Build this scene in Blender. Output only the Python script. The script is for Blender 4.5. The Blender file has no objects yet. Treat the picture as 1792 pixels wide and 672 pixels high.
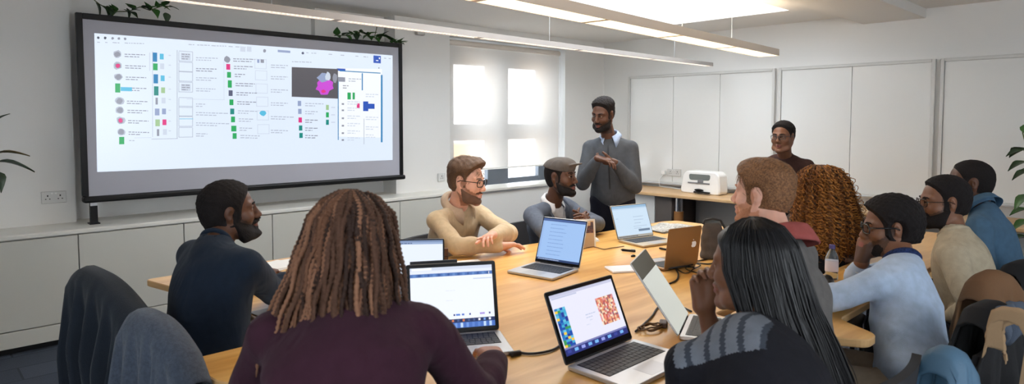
import bpy, bmesh, math, random
import numpy as np
from mathutils import Vector, Matrix, noise as mnoise
random.seed(7); RNG = np.random.default_rng(7)
C = bpy.context.scene.collection
V = Vector
# ------------------------------------------------------------------ camera model (pixels of the 1792x672 frame -> world)
F, CX, PY, CAMH = 1130., 896., 273., 1.55
PITCH, YAW = math.atan(63/1130.), math.radians(46.3)
def ray(x, y):
    u = (x-CX)/F; v = -(y-PY)/F; cp, sp = math.cos(PITCH), math.sin(PITCH)
    fx = cp+v*sp; fz = -sp+v*cp; ca, sa = math.cos(YAW), math.sin(YAW)
    return V((ca*fx+sa*u, sa*fx-ca*u, fz))
def atd(x, y, d):
    r = ray(x, y); t = d/(r.x*math.cos(YAW)+r.y*math.sin(YAW)); return V((r.x*t, r.y*t, CAMH+r.z*t))
def atz(x, y, z):
    r = ray(x, y); t = (z-CAMH)/r.z; return V((r.x*t, r.y*t, z))
def aty(x, y, Y):
    r = ray(x, y); t = Y/r.y; return V((r.x*t, Y, CAMH+r.z*t))
def atx(x, y, X):
    r = ray(x, y); t = X/r.x; return V((X, r.y*t, CAMH+r.z*t))
# ------------------------------------------------------------------ materials
def lin(c):
    return tuple((x/12.92 if x <= .04045 else ((x+.055)/1.055)**2.4) for x in c)
def rgb(r, g, b): return lin((r/255., g/255., b/255.))+(1.,)
_mats = {}
def mat(name, col, rough=.5, metal=0., spec=.5, bump=0., bscale=200., var=0., vscale=8., vcol=None, sheen=0., sss=0., coat=0., stretch=None, emit=0.):
    if name in _mats: return _mats[name]
    m = bpy.data.materials.new(name); m.use_nodes = True; nt = m.node_tree; b = nt.nodes['Principled BSDF']
    b.inputs['Base Color'].default_value = col; b.inputs['Roughness'].default_value = rough; b.inputs['Metallic'].default_value = metal
    b.inputs['Specular IOR Level'].default_value = spec
    if sheen: b.inputs['Sheen Weight'].default_value = sheen; b.inputs['Sheen Roughness'].default_value = .5
    if sss: b.inputs['Subsurface Weight'].default_value = sss; b.inputs['Subsurface Radius'].default_value = (.012, .005, .003); b.inputs['Subsurface Scale'].default_value = 1.
    if coat: b.inputs['Coat Weight'].default_value = coat; b.inputs['Coat Roughness'].default_value = .1
    if emit:
        b.inputs['Emission Color'].default_value = col; b.inputs['Emission Strength'].default_value = emit
    if bump or var:
        tc = nt.nodes.new('ShaderNodeTexCoord'); mp = nt.nodes.new('ShaderNodeMapping'); nt.links.new(tc.outputs['Object'], mp.inputs['Vector'])
        if stretch: mp.inputs['Scale'].default_value = stretch
        if var:
            n = nt.nodes.new('ShaderNodeTexNoise'); n.inputs['Scale'].default_value = vscale; n.inputs['Detail'].default_value = 4
            nt.links.new(mp.outputs['Vector'], n.inputs['Vector'])
            r = nt.nodes.new('ShaderNodeValToRGB'); r.color_ramp.elements[0].position = .35; r.color_ramp.elements[1].position = .65
            c2 = vcol or tuple(min(1, x*(1+var)) for x in col[:3])+(1,)
            c1 = col if vcol else tuple(x*(1-var) for x in col[:3])+(1,)
            r.color_ramp.elements[0].color = c1; r.color_ramp.elements[1].color = c2
            nt.links.new(n.outputs['Fac'], r.inputs['Fac']); nt.links.new(r.outputs['Color'], b.inputs['Base Color'])
        if bump:
            n2 = nt.nodes.new('ShaderNodeTexNoise'); n2.inputs['Scale'].default_value = bscale; n2.inputs['Detail'].default_value = 3
            nt.links.new(mp.outputs['Vector'], n2.inputs['Vector'])
            bp = nt.nodes.new('ShaderNodeBump'); bp.inputs['Strength'].default_value = bump; bp.inputs['Distance'].default_value = .004
            nt.links.new(n2.outputs['Fac'], bp.inputs['Height']); nt.links.new(bp.outputs['Normal'], b.inputs['Normal'])
    _mats[name] = m; return m
def emis(name, col, s=1.):
    if name in _mats: return _mats[name]
    m = bpy.data.materials.new(name); m.use_nodes = True; nt = m.node_tree
    b = nt.nodes['Principled BSDF']; b.inputs['Base Color'].default_value = (.01, .01, .012, 1); b.inputs['Roughness'].default_value = .25
    b.inputs['Emission Color'].default_value = col; b.inputs['Emission Strength'].default_value = s
    _mats[name] = m; return m
# ------------------------------------------------------------------ objects
def tag(o, label=None, cat=None, group=None, kind=None):
    if label: o['label'] = label
    if cat: o['category'] = cat
    if group: o['group'] = group
    if kind: o['kind'] = kind
    return o
def thing(name, label, cat, loc=(0, 0, 0), rz=0., group=None):
    o = bpy.data.objects.new(name, None); C.objects.link(o); o.empty_display_size = .05
    o.location = loc; o.rotation_euler = (0, 0, rz); return tag(o, label, cat, group)
def wmat(o):
    m = Matrix.LocRotScale(o.location, o.rotation_euler, o.scale)
    if o.parent: m = wmat(o.parent) @ o.matrix_parent_inverse @ m
    return m
def attach(o, parent, world=True):
    o.parent = parent
    o.matrix_parent_inverse = wmat(parent).inverted() if world else Matrix()
    return o
def mesh_obj(name, verts, faces, mats, parent=None, world=True, smooth=True, mi=None):
    me = bpy.data.meshes.new(name); me.from_pydata([tuple(v) for v in verts], [], [tuple(f) for f in faces])
    for m in (mats if isinstance(mats, (list, tuple)) else [mats]): me.materials.append(m)
    if mi is not None: me.polygons.foreach_set('material_index', mi)
    if smooth: me.polygons.foreach_set('use_smooth', [True]*len(me.polygons))
    me.update()
    o = bpy.data.objects.new(name, me); C.objects.link(o)
    if parent: attach(o, parent, world)
    return o
class MB:
    """collects shapes into one mesh"""
    def __init__(s, M=None): s.v = []; s.f = []; s.mi = []; s.M = M or Matrix()
    def add(s, vs, fs, mi=0, M=None):
        n = len(s.v); T = s.M @ M if M is not None else s.M
        s.v += [T @ V(v) for v in vs]; s.f += [[n+i for i in f] for f in fs]; s.mi += [mi]*len(fs); return s
    def box(s, x0, x1, y0, y1, z0, z1, mi=0, M=None, bev=0.):
        if bev <= 0:
            vs = [(x, y, z) for z in (z0, z1) for y in (y0, y1) for x in (x0, x1)]
            return s.add(vs, [(0, 2, 3, 1), (4, 5, 7, 6), (0, 1, 5, 4), (2, 6, 7, 3), (0, 4, 6, 2), (1, 3, 7, 5)], mi, M)
        bm = bmesh.new(); bmesh.ops.create_cube(bm, size=1.)
        for v in bm.verts: v.co = V(((x0+x1)/2+v.co.x*(x1-x0), (y0+y1)/2+v.co.y*(y1-y0), (z0+z1)/2+v.co.z*(z1-z0)))
        bmesh.ops.bevel(bm, geom=bm.edges[:], offset=bev, segments=2, affect='EDGES', profile=.5)
        bm.verts.index_update(); vs = [v.co.copy() for v in bm.verts]; fs = [[v.index for v in f.verts] for f in bm.faces]; bm.free()
        return s.add(vs, fs, mi, M)
    def prism(s, poly, z0, z1, mi=0, M=None, bev=0.):
        """extrude a 2D outline (counter-clockwise) with small bevels on top and bottom edges"""
        n = len(poly)
        if bev <= 0:
            vs = [(x, y, z0) for x, y in poly]+[(x, y, z1) for x, y in poly]
            return s.add(vs, [list(range(n))[::-1], list(range(n, 2*n))]+[(i, (i+1) % n, n+(i+1) % n, n+i) for i in range(n)], mi, M)
        def off(d):
            out = []
            for i in range(n):
                p, a, b = V(poly[i]), V(poly[i-1]), V(poly[(i+1) % n])
                e1 = (p-a).normalized(); e2 = (b-p).normalized(); n1 = V((-e1.y, e1.x)); n2 = V((-e2.y, e2.x)); m = (n1+n2)
                m = m/max(.3, m.length_squared)*2
                out.append(p+m*d)
            return out
        ins = off(bev); rows = [(ins, z0), (poly, z0+bev), (poly, z1-bev), (ins, z1)]
        vs = [(p[0], p[1], z) for r, z in rows for p in r]
        fs = [list(range(n))[::-1], list(range(3*n, 4*n))]
        for k in range(3): fs += [(k*n+i, k*n+(i+1) % n, (k+1)*n+(i+1) % n, (k+1)*n+i) for i in range(n)]
        return s.add(vs, fs, mi, M)
    def tube(s, pts, r, seg=8, mi=0, M=None, cap=True):
        pts = [V(p) for p in pts]; n = len(pts); rs = r if isinstance(r, (list, tuple)) else [r]*n
        vs, fs = [], []; up = None
        for i, p in enumerate(pts):
            t = (pts[min(i+1, n-1)]-pts[max(i-1, 0)])
            t = t.normalized() if t.length > 1e-9 else V((0, 0, 1))
            if up is None: up = t.orthogonal().normalized()
            up = (up-t*up.dot(t)); up = up.normalized() if up.length > 1e-6 else t.orthogonal().normalized()
            w = t.cross(up)
            for k in range(seg):
                a = 2*math.pi*k/seg; vs.append(p+(up*math.cos(a)+w*math.sin(a))*rs[i])
        for i in range(n-1):
            for k in range(seg): fs.append((i*seg+k, i*seg+(k+1) % seg, (i+1)*seg+(k+1) % seg, (i+1)*seg+k))
        if cap: fs += [list(range(seg))[::-1], list(range((n-1)*seg, n*seg))]
        return s.add(vs, fs, mi, M)
    def cyl(s, a, b, r, seg=16, mi=0, M=None): return s.tube([a, b], r, seg, mi, M)
    def lathe(s, prof, seg=24, mi=0, M=None):
        n = len(prof); vs = [(r*math.cos(2*math.pi*k/seg), r*math.sin(2*math.pi*k/seg), z) for r, z in prof for k in range(seg)]
        fs = [(i*seg+k, i*seg+(k+1) % seg, (i+1)*seg+(k+1) % seg, (i+1)*seg+k) for i in range(n-1) for k in range(seg)]
        fs += [list(range(seg))[::-1], list(range((n-1)*seg, n*seg))]
        return s.add(vs, fs, mi, M)
    def ball(s, c, r, mi=0, M=None, seg=12):
        r = V(r) if isinstance(r, (tuple, list, Vector)) else V((r, r, r)); c = V(c); vs, fs = [], []
        for i in range(seg+1):
            th = math.pi*i/seg
            for k in range(2*seg):
                ph = math.pi*k/seg; vs.append((c.x+r.x*math.sin(th)*math.cos(ph), c.y+r.y*math.sin(th)*math.sin(ph), c.z-r.z*math.cos(th)))
        for i in range(seg):
            for k in range(2*seg): fs.append((i*2*seg+k, i*2*seg+(k+1) % (2*seg), (i+1)*2*seg+(k+1) % (2*seg), (i+1)*2*seg+k))
        return s.add(vs, fs, mi, M)
    def build(s, name, mats, parent=None, world=True, smooth=False, angle=None):
        o = mesh_obj(name, s.v, s.f, mats, parent, world, smooth or angle is not None, s.mi)
        if angle is not None:
            me = o.data
            try: me.set_sharp_from_angle(angle=math.radians(angle))
            except Exception: pass
        return o
def struct(o): o['kind'] = 'structure'; return o
# ------------------------------------------------------------------ implicit surfaces
class Field:
    def __init__(s, xs, ys, zs): s.ax = [np.asarray(a, np.float32) for a in (xs, ys, zs)]; s.f = np.full([len(a) for a in s.ax], 1., np.float32)
    def block(s, lo, hi):
        sl = []
        for k in range(3):
            a = s.ax[k]; i0 = max(0, np.searchsorted(a, lo[k])-1); i1 = min(len(a), np.searchsorted(a, hi[k])+1)
            if i1-i0 < 1: return None
            sl.append(slice(i0, i1))
        return tuple(sl)
    def pts(s, sl): return s.ax[0][sl[0]][:, None, None], s.ax[1][sl[1]][None, :, None], s.ax[2][sl[2]][None, None, :]
    def put(s, sl, d, k, op='u'):
        a = s.f[sl]
        if op == 'u':
            h = np.maximum(k-np.abs(a-d), 0)/k if k > 0 else 0; s.f[sl] = np.minimum(a, d)-(h*h*k*.25 if k > 0 else 0)
        elif op == 's':
            d = -d; h = np.maximum(k-np.abs(a-d), 0)/k if k > 0 else 0; s.f[sl] = np.maximum(a, d)+(h*h*k*.25 if k > 0 else 0)
        elif op == 'i':
            s.f[sl] = np.maximum(a, d)
    def cone(s, a, b, ra, rb, k=.02, op='u', flat=None):
        a = np.array(a, np.float32); b = np.array(b, np.float32); R = max(ra, rb)+k+.03
        sl = s.block(np.minimum(a, b)-R, np.maximum(a, b)+R)
        if sl is None: return
        X, Y, Z = s.pts(sl); ab = b-a; L2 = float(ab@ab)+1e-12
        px, py, pz = X-a[0], Y-a[1], Z-a[2]
        t = np.clip((px*ab[0]+py*ab[1]+pz*ab[2])/L2, 0, 1)
        d = np.sqrt((px-t*ab[0])**2+(py-t*ab[1])**2+(pz-t*ab[2])**2)-(ra+(rb-ra)*t)
        s.put(sl, d, k, op)
    def ell(s, c, r, R=None, k=.02, op='u'):
        c = np.array(c, np.float32); r = np.array(r, np.float32); R = np.eye(3, dtype=np.float32) if R is None else np.array(R, np.float32)
        m = r.max()+k+.03; sl = s.block(c-m, c+m)
        if sl is None: return
        X, Y, Z = s.pts(sl); px, py, pz = X-c[0], Y-c[1], Z-c[2]
        q = [px*R[0, i]+py*R[1, i]+pz*R[2, i] for i in range(3)]
        k0 = np.sqrt(sum((q[i]/r[i])**2 for i in range(3))); k1 = np.sqrt(sum((q[i]/r[i]**2)**2 for i in range(3)))+1e-6
        s.put(sl, k0*(k0-1)/k1, k, op)
    def half(s, p, n, op='i', k=0):
        """keep the side opposite to n"""
        X, Y, Z = s.ax[0][:, None, None], s.ax[1][None, :, None], s.ax[2][None, None, :]
        n = np.array(n, np.float32); n = n/np.linalg.norm(n); d = (X-p[0])*n[0]+(Y-p[1])*n[1]+(Z-p[2])*n[2]
        s.f = np.maximum(s.f, d)
    def wrinkle(s, amp, freq, seed=0, dirs=5, ridge=False):
        r = np.random.default_rng(seed); X, Y, Z = s.ax[0][:, None, None], s.ax[1][None, :, None], s.ax[2][None, None, :]
        tot = 0
        for i in range(dirs):
            w = r.normal(size=3); w = w/np.linalg.norm(w)*freq*(.6+.9*r.random()); w2 = r.normal(size=3)*freq*.35
            q = np.sin(w[0]*X+w[1]*Y+w[2]*Z+r.random()*6+1.3*np.sin(w2[0]*X+w2[1]*Y+w2[2]*Z+r.random()*6))
            tot = tot+((1-2*np.abs(q)**.7)*np.clip(.3+np.sin(w2[1]*X+w2[2]*Y-w2[0]*Z+i), 0, 1) if ridge else q)
        s.f = s.f+(amp/dirs*1.4*tot).astype(np.float32)
    def mesh(s):
        f = s.f; ins = f < 0; nx, ny, nz = f.shape
        c = np.zeros((nx-1, ny-1, nz-1), np.int8)
        for i in (0, 1):
            for j in (0, 1):
                for k in (0, 1): c += ins[i:nx-1+i, j:ny-1+j, k:nz-1+k]
        act = (c > 0) & (c < 8); idx = np.argwhere(act)
        if len(idx) == 0: return np.zeros((0, 3)), np.zeros((0, 4), int)
        vid = -np.ones(act.shape, np.int32); vid[act] = np.arange(len(idx))
        acc = np.zeros((len(idx), 3)); cnt = np.zeros(len(idx)); I, J, K = idx.T
        ax = s.ax
        for d in range(3):
            for a in (0, 1):
                for b in (0, 1):
                    o0 = [0, 0, 0]; o0[(d+1) % 3] = a; o0[(d+2) % 3] = b; o1 = list(o0); o1[d] = 1
                    f0 = f[I+o0[0], J+o0[1], K+o0[2]]; f1 = f[I+o1[0], J+o1[1], K+o1[2]]
                    m = (f0 < 0) != (f1 < 0); t = np.where(m, f0/np.where(m, f0-f1, 1), 0)
                    P0 = np.stack([ax[0][I+o0[0]], ax[1][J+o0[1]], ax[2][K+o0[2]]], 1); P1 = np.stack([ax[0][I+o1[0]], ax[1][J+o1[1]], ax[2][K+o1[2]]], 1)
                    acc += np.where(m[:, None], P0+(P1-P0)*t[:, None], 0); cnt += m
        vs = acc/cnt[:, None]; faces = []
        for d in range(3):
            e1, e2 = (d+1) % 3, (d+2) % 3
            sl0 = [slice(None)]*3; sl1 = [slice(None)]*3; sl0[d] = slice(0, -1); sl1[d] = slice(1, None)
            A = ins[tuple(sl0)]; B = ins[tuple(sl1)]; ch = A != B
            e = np.argwhere(ch); ok = (e[:, e1] > 0) & (e[:, e2] > 0) & (e[:, e1] < f.shape[e1]-1) & (e[:, e2] < f.shape[e2]-1); e = e[ok]
            flip = A[tuple(e.T)]
            def g(da, db):
                q = e.copy(); q[:, e1] -= da; q[:, e2] -= db; return vid[tuple(q.T)]
            q = np.stack([g(1, 1), g(0, 1), g(0, 0), g(1, 0)], 1); q[~flip] = q[~flip][:, ::-1]; faces.append(q)
        fs = np.concatenate(faces); fs = fs[(fs >= 0).all(1)]
        return vs, fs
def axis(lo, hi, h, fine=()):
    """rectilinear spacing: h in general, smaller inside the (a, b, hf) ranges"""
    out = [lo]
    while out[-1] < hi:
        x = out[-1]; st = h
        for a, b, hf in fine:
            if a-1e-6 <= x < b: st = min(st, hf)
            elif x < a and x+st > a: st = min(st, max(hf, a-x))
        out.append(x+st)
    return np.array(out, np.float32)
def np_mesh(name, vs, fs, mats, parent=None, mi=None, smooth=True, relax=0):
    if relax and len(vs):
        e = np.concatenate([fs[:, [0, 1]], fs[:, [1, 2]], fs[:, [2, 3]], fs[:, [3, 0]]]); e = np.concatenate([e, e[:, ::-1]])
        for _ in range(relax):
            a = np.zeros_like(vs); n = np.zeros(len(vs)); np.add.at(a, e[:, 0], vs[e[:, 1]]); np.add.at(n, e[:, 0], 1)
            vs = vs*.5+.5*a/np.maximum(n, 1)[:, None]
    me = bpy.data.meshes.new(name); me.vertices.add(len(vs)); me.vertices.foreach_set('co', np.asarray(vs, np.float32).ravel())
    k = fs.shape[1]; me.loops.add(len(fs)*k); me.loops.foreach_set('vertex_index', fs.astype(np.int32).ravel())
    me.polygons.add(len(fs)); me.polygons.foreach_set('loop_start', np.arange(0, len(fs)*k, k, dtype=np.int32))
    me.polygons.foreach_set('loop_total', np.full(len(fs), k, np.int32))
    for m in (mats if isinstance(mats, (list, tuple)) else [mats]): me.materials.append(m)
    if mi is not None: me.polygons.foreach_set('material_index', np.asarray(mi, np.int32))
    me.polygons.foreach_set('use_smooth', np.full(len(fs), smooth)); me.update(calc_edges=True); me.validate()
    o = bpy.data.objects.new(name, me); C.objects.link(o)
    if parent: attach(o, parent)
    return o
def np_tubes(strands, radii, seg=5):
    """many tubes at once: strands (n, m, 3), radii (m,) or (n, m) -> verts, quads"""
    S = np.asarray(strands, float); n, m, _ = S.shape; R = np.broadcast_to(np.asarray(radii, float), (n, m))
    T = np.gradient(S, axis=1); T /= np.linalg.norm(T, axis=2, keepdims=True)+1e-9
    ref = np.tile(np.array([.31, .87, .38]), (n, m, 1)); U = np.cross(T, ref); U /= np.linalg.norm(U, axis=2, keepdims=True)+1e-9; W = np.cross(T, U)
    a = np.arange(seg)*2*np.pi/seg
    P = S[:, :, None, :]+R[:, :, None, None]*(np.cos(a)[None, None, :, None]*U[:, :, None, :]+np.sin(a)[None, None, :, None]*W[:, :, None, :])
    base = (np.arange(n)[:, None, None]*m+np.arange(m-1)[None, :, None])*seg; k = np.arange(seg)[None, None, :]; k2 = (k+1) % seg
    q = np.stack([base+k, base+k2, base+seg+k2, base+seg+k], -1).reshape(-1, 4)
    return P.reshape(-1, 3), q
# ================================================================== THE SETTING
wallm = mat('wall_paint', rgb(226, 225, 222), .6, bump=.05, bscale=60, var=.015, vscale=1.2)
ceilm = mat('ceiling_paint', rgb(228, 225, 220), .7, bump=.04, bscale=80)
whitem = mat('white_gloss', rgb(232, 232, 230), .3)
cabm = mat('cabinet_laminate', rgb(204, 203, 195), .42)
ledgem = mat('ledge_laminate', rgb(226, 224, 216), .35)
darkm = mat('dark_recess', rgb(30, 30, 32), .6)
blackm = mat('black_plastic', rgb(11, 11, 13), .45, spec=.3)
alum = mat('aluminium', rgb(196, 197, 200), .35, metal=.6)
bframe = mat('board_frame', rgb(205, 204, 200), .4)
boardm = mat('board_enamel', rgb(226, 226, 223), .16, coat=.3)
def carpet():
    m = bpy.data.materials.new('carpet_tiles'); m.use_nodes = True; nt = m.node_tree; b = nt.nodes['Principled BSDF']; b.inputs['Roughness'].default_value = .95
    tc = nt.nodes.new('ShaderNodeTexCoord'); br = nt.nodes.new('ShaderNodeTexBrick'); br.offset = .5
    br.inputs['Color1'].default_value = rgb(58, 66, 80); br.inputs['Color2'].default_value = rgb(70, 79, 94); br.inputs['Mortar'].default_value = rgb(44, 50, 62)
    br.inputs['Scale'].default_value = 1.; br.inputs['Mortar Size'].default_value = .006; br.inputs['Brick Width'].default_value = .5; br.inputs['Row Height'].default_value = .25
    nt.links.new(tc.outputs['Object'], br.inputs['Vector'])
    n = nt.nodes.new('ShaderNodeTexNoise'); n.inputs['Scale'].default_value = 140; n.inputs['Detail'].default_value = 3; nt.links.new(tc.outputs['Object'], n.inputs['Vector'])
    mx = nt.nodes.new('ShaderNodeMixRGB'); mx.blend_type = 'MULTIPLY'; mx.inputs['Fac'].default_value = .6
    r = nt.nodes.new('ShaderNodeValToRGB'); r.color_ramp.elements[0].color = (.5, .5, .5, 1); r.color_ramp.elements[1].color = (1.4, 1.4, 1.4, 1)
    nt.links.new(n.outputs['Fac'], r.inputs['Fac']); nt.links.new(br.outputs['Color'], mx.inputs['Color1']); nt.links.new(r.outputs['Color'], mx.inputs['Color2'])
    nt.links.new(mx.outputs['Color'], b.inputs['Base Color'])
    bp = nt.nodes.new('ShaderNodeBump'); bp.inputs['Strength'].default_value = .5; bp.inputs['Distance'].default_value = .004
    nt.links.new(n.outputs['Fac'], bp.inputs['Height']); nt.links.new(bp.outputs['Normal'], b.inputs['Normal'])
    return m
X0, X1, Y0, Y1, ZC = -2.6, 7.08, -3.2, 5.8, 2.6
FILL_WIN = (-2.5, -.3)  # starts of the unseen openings added for daylight from behind the camera
struct(MB().box(X0, X1+.2, Y0, Y1+.3, -.1, 0).build('floor', carpet()))
# ceiling around the skylight opening
SX0, SX1, SY0, SY1 = 2.2, 6.25, 2.69, 4.08
c = MB()
c.box(X0, SX0, Y0, Y1+.3, ZC, ZC+.12); c.box(SX1, X1+.2, Y0, Y1+.3, ZC, ZC+.12); c.box(SX0, SX1, Y0, SY0, ZC, ZC+.12); c.box(SX0, SX1, SY1, Y1+.3, ZC, ZC+.12)
struct(c.build('ceiling', ceilm))
c = MB()   # skylight upstand
c.box(SX0-.06, SX0, SY0-.06, SY1+.06, ZC+.12, ZC+.4); c.box(SX1, SX1+.06, SY0-.06, SY1+.06, ZC+.12, ZC+.4); c.box(SX0, SX1, SY0-.06, SY0, ZC+.12, ZC+.4); c.box(SX0, SX1, SY1, SY1+.06, ZC+.12, ZC+.4)
sk = struct(c.build('trim_1', whitem))
def glass_mat():
    m = bpy.data.materials.new('window_glass'); m.use_nodes = True; nt = m.node_tree; nt.nodes.remove(nt.nodes['Principled BSDF'])
    out = nt.nodes['Material Output']; t = nt.nodes.new('ShaderNodeBsdfTransparent'); g = nt.nodes.new('ShaderNodeBsdfGlossy'); g.inputs['Roughness'].default_value = .02
    mx = nt.nodes.new('ShaderNodeMixShader'); mx.inputs[0].default_value = .06; nt.links.new(t.outputs[0], mx.inputs[1]); nt.links.new(g.outputs[0], mx.inputs[2]); nt.links.new(mx.outputs[0], out.inputs[0]); return m
glassm = glass_mat()
w2 = struct(MB().box(SX0, SX1, SY0, SY1, ZC+.36, ZC+.372).build('window_2', glassm))
# shallow ceiling beam to the right of the skylight
struct(MB().box(X0, X1, 1.75, 2.3, ZC-.09, ZC, bev=.006).build('beam', ceilm))
# left wall: pier, alcove behind the screen, pier, window bay
w = MB()
w.box(X0, .95, 5.66, 6.1, 0, ZC); w.box(.95, 3.68, 5.8, 6.1, 0, ZC); w.box(3.68, 4.38, 5.56, 6.1, 0, ZC)
w.box(4.38, 6.28, 5.3, 6.1, 0, .76); w.box(4.38, 6.28, 5.56, 6.1, 2.46, ZC); w.box(6.28, X1+.2, 5.58, 6.1, 0, ZC); w.box(6.28, X1, 5.3, 5.58, 0, .76)
w.box(4.12, 4.38, 5.3, 5.56, 0, .76)
struct(w.build('wall_left', wallm))
struct(MB().box(2.9, 3.66, 5.72, 5.8, 2.3, ZC).build('trim_2', wallm))
struct(MB().box(X1, X1+.2, Y0, 5.58, 0, ZC).build('wall_back', wallm))
wm = MB(); wm.box(X0, .4, Y0-.2, Y0, 0, ZC); wm.box(3.6, X1+.2, Y0-.2, Y0, 0, ZC); wm.box(.4, 3.6, Y0-.2, Y0, 0, .9); wm.box(.4, 3.6, Y0-.2, Y0, 2.4, ZC); struct(wm.build('wall_right', wallm))
wm = MB(); wm.box(X0-.2, X0, Y0, 6.1, 0, .8); wm.box(X0-.2, X0, Y0, 6.1, 2.45, ZC)
for a, b in ((Y0, FILL_WIN[0]), (FILL_WIN[0]+1.5, FILL_WIN[1]), (FILL_WIN[1]+1.5, 6.1)): wm.box(X0-.2, X0, a, b, .8, 2.45)
struct(wm.build('wall_front', wallm))
m = MB()
for x in (.4, 1.45, 2.5, 3.54): m.box(x, x+.06, Y0-.12, Y0-.05, .9, 2.4)
for z in (.9, 2.34): m.box(.4, 3.6, Y0-.12, Y0-.05, z, z+.06)
struct(m.build('window_5', whitem))  # unseen window added to light the right-hand row from behind
for i, a in enumerate(FILL_WIN):
    m = MB()
    for y in (a, a+.72, a+1.44): m.box(X0-.12, X0-.05, y, y+.06, .8, 2.45)
    for z in (.8, 2.39): m.box(X0-.12, X0-.05, a, a+1.5, z, z+.06)
    struct(m.build('window_%d' % (i+3), whitem))  # unseen windows, added and placed for the light they let in
# window
wf = MB(); Yw = 5.82
fr = mat('window_frame_paint', rgb(92, 100, 110), .4)
for a in ((4.38, 4.64, .76, 2.46), (6.04, 6.28, .76, 2.46), (5.16, 5.5, .76, 2.46)): wf.box(a[0], a[1], Yw, Yw+.07, a[2], a[3], bev=.006)
for a in ((4.64, 5.16), (5.5, 6.04)):
    for z in ((.76, .83), (1.31, 1.5), (2.19, 2.46)): wf.box(a[0], a[1], Yw+.004, Yw+.066, z[0], z[1], bev=.006)
win = struct(wf.build('window_1', fr))
g = MB().box(4.6, 6.1, Yw+.03, Yw+.036, .8, 2.3).build('window_pane', glassm, win); g['kind'] = 'structure'
# building across the street
ext = MB(); ext.box(4.5, 9.3, 11, 14, -3, 1.02); ext.box(9.3, 16, 11.4, 15, -3, 1.0, mi=1)
for i in range(5): ext.box(4.8+i*.95, 5.3+i*.95, 10.96, 11.02, -.8, .2, mi=2)
e = ext.build('neighbouring_building', [mat('peach_brick', rgb(238, 190, 130), .8, var=.08, vscale=3), mat('pale_render', rgb(250, 238, 225), .8), mat('far_window', rgb(90, 100, 110), .2)])
tag(e, 'peach brick building seen outside through the window under the roller blind', 'building')
# roller blind
def blind_mat():
    m = bpy.data.materials.new('blind_fabric'); m.use_nodes = True; nt = m.node_tree; nt.nodes.remove(nt.nodes['Principled BSDF']); out = nt.nodes['Material Output']
    t = nt.nodes.new('ShaderNodeBsdfTransparent'); t.inputs[0].default_value = (1, .97, .94, 1); d = nt.nodes.new('ShaderNodeBsdfDiffuse'); d.inputs[0].default_value = rgb(244, 242, 239)
    tr = nt.nodes.new('ShaderNodeBsdfTranslucent'); tr.inputs[0].default_value = rgb(236, 234, 230)
    a = nt.nodes.new('ShaderNodeMixShader'); a.inputs[0].default_value = .42; nt.links.new(d.outputs[0], a.inputs[1]); nt.links.new(tr.outputs[0], a.inputs[2])
    b = nt.nodes.new('ShaderNodeMixShader'); b.inputs[0].default_value = .42; nt.links.new(a.outputs[0], b.inputs[1]); nt.links.new(t.outputs[0], b.inputs[2]); nt.links.new(b.outputs[0], out.inputs[0]); return m
bl = thing('roller_blind', 'pale translucent roller blind pulled most of the way down over the window', 'blind', (5.3, 5.62, 2.4))
MB().box(4.4, 6.2, 5.62, 5.622, .99, 2.38).build('blind_fabric', blind_mat(), bl)
MB().cyl((4.39, 5.64, 2.4), (6.22, 5.64, 2.4), .035, 20).build('roller_tube', mat('blind_tube', rgb(214, 205, 196), .5), bl, smooth=True, angle=40)
MB().box(4.4, 6.2, 5.612, 5.63, .972, .992, bev=.004).build('bottom_bar', whitem, bl)
MB().tube([(6.23, 5.63, 2.4), (6.235, 5.63, 1.8), (6.235, 5.632, 1.25), (6.245, 5.64, 1.2), (6.25, 5.63, 1.25), (6.25, 5.63, 2.4)], .0025, 5).build('pull_chain', whitem, bl, smooth=True)
# ledge, cabinets
struct(MB().prism([(X0, 5.26), (6.95, 5.26), (6.95, 5.6), (4.38, 5.6), (4.38, 5.82), (X0, 5.82)], .765, .797, bev=.006).build('trim_3', ledgem))
cgroup = 'low cream cabinets along the screen wall'
clabels = ['low cream cabinet at the left end beneath the wall socket', 'low cream cabinet under the left part of the projection screen', 'low cream cabinet behind the man in the dark navy sweater', 'low cream cabinet behind the braided hair woman', 'low cream cabinet beside the window, behind the beige sweater man']
xs = [-.9, .89, 1.57, 2.26, 3.53, 4.11]
for i in range(5):
    a, b = xs[i]+.003, xs[i+1]-.003
    t = thing('base_cabinet', clabels[i], 'cabinet', ((a+b)/2, 5.4, 0), group=None)
    MB().box(a, b, 5.3, 5.55, .05, .764).build('body', cabm, t)
    MB().box(a, b, 5.272, 5.298, .165, .758, bev=.003).build('door', cabm, t)
    MB().box(a, b, 5.274, 5.298, .05, .158, bev=.003).build('kick_panel', cabm, t)
    MB().box(a, b, 5.34, 5.36, 0, .05).build('plinth', darkm, t)
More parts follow.
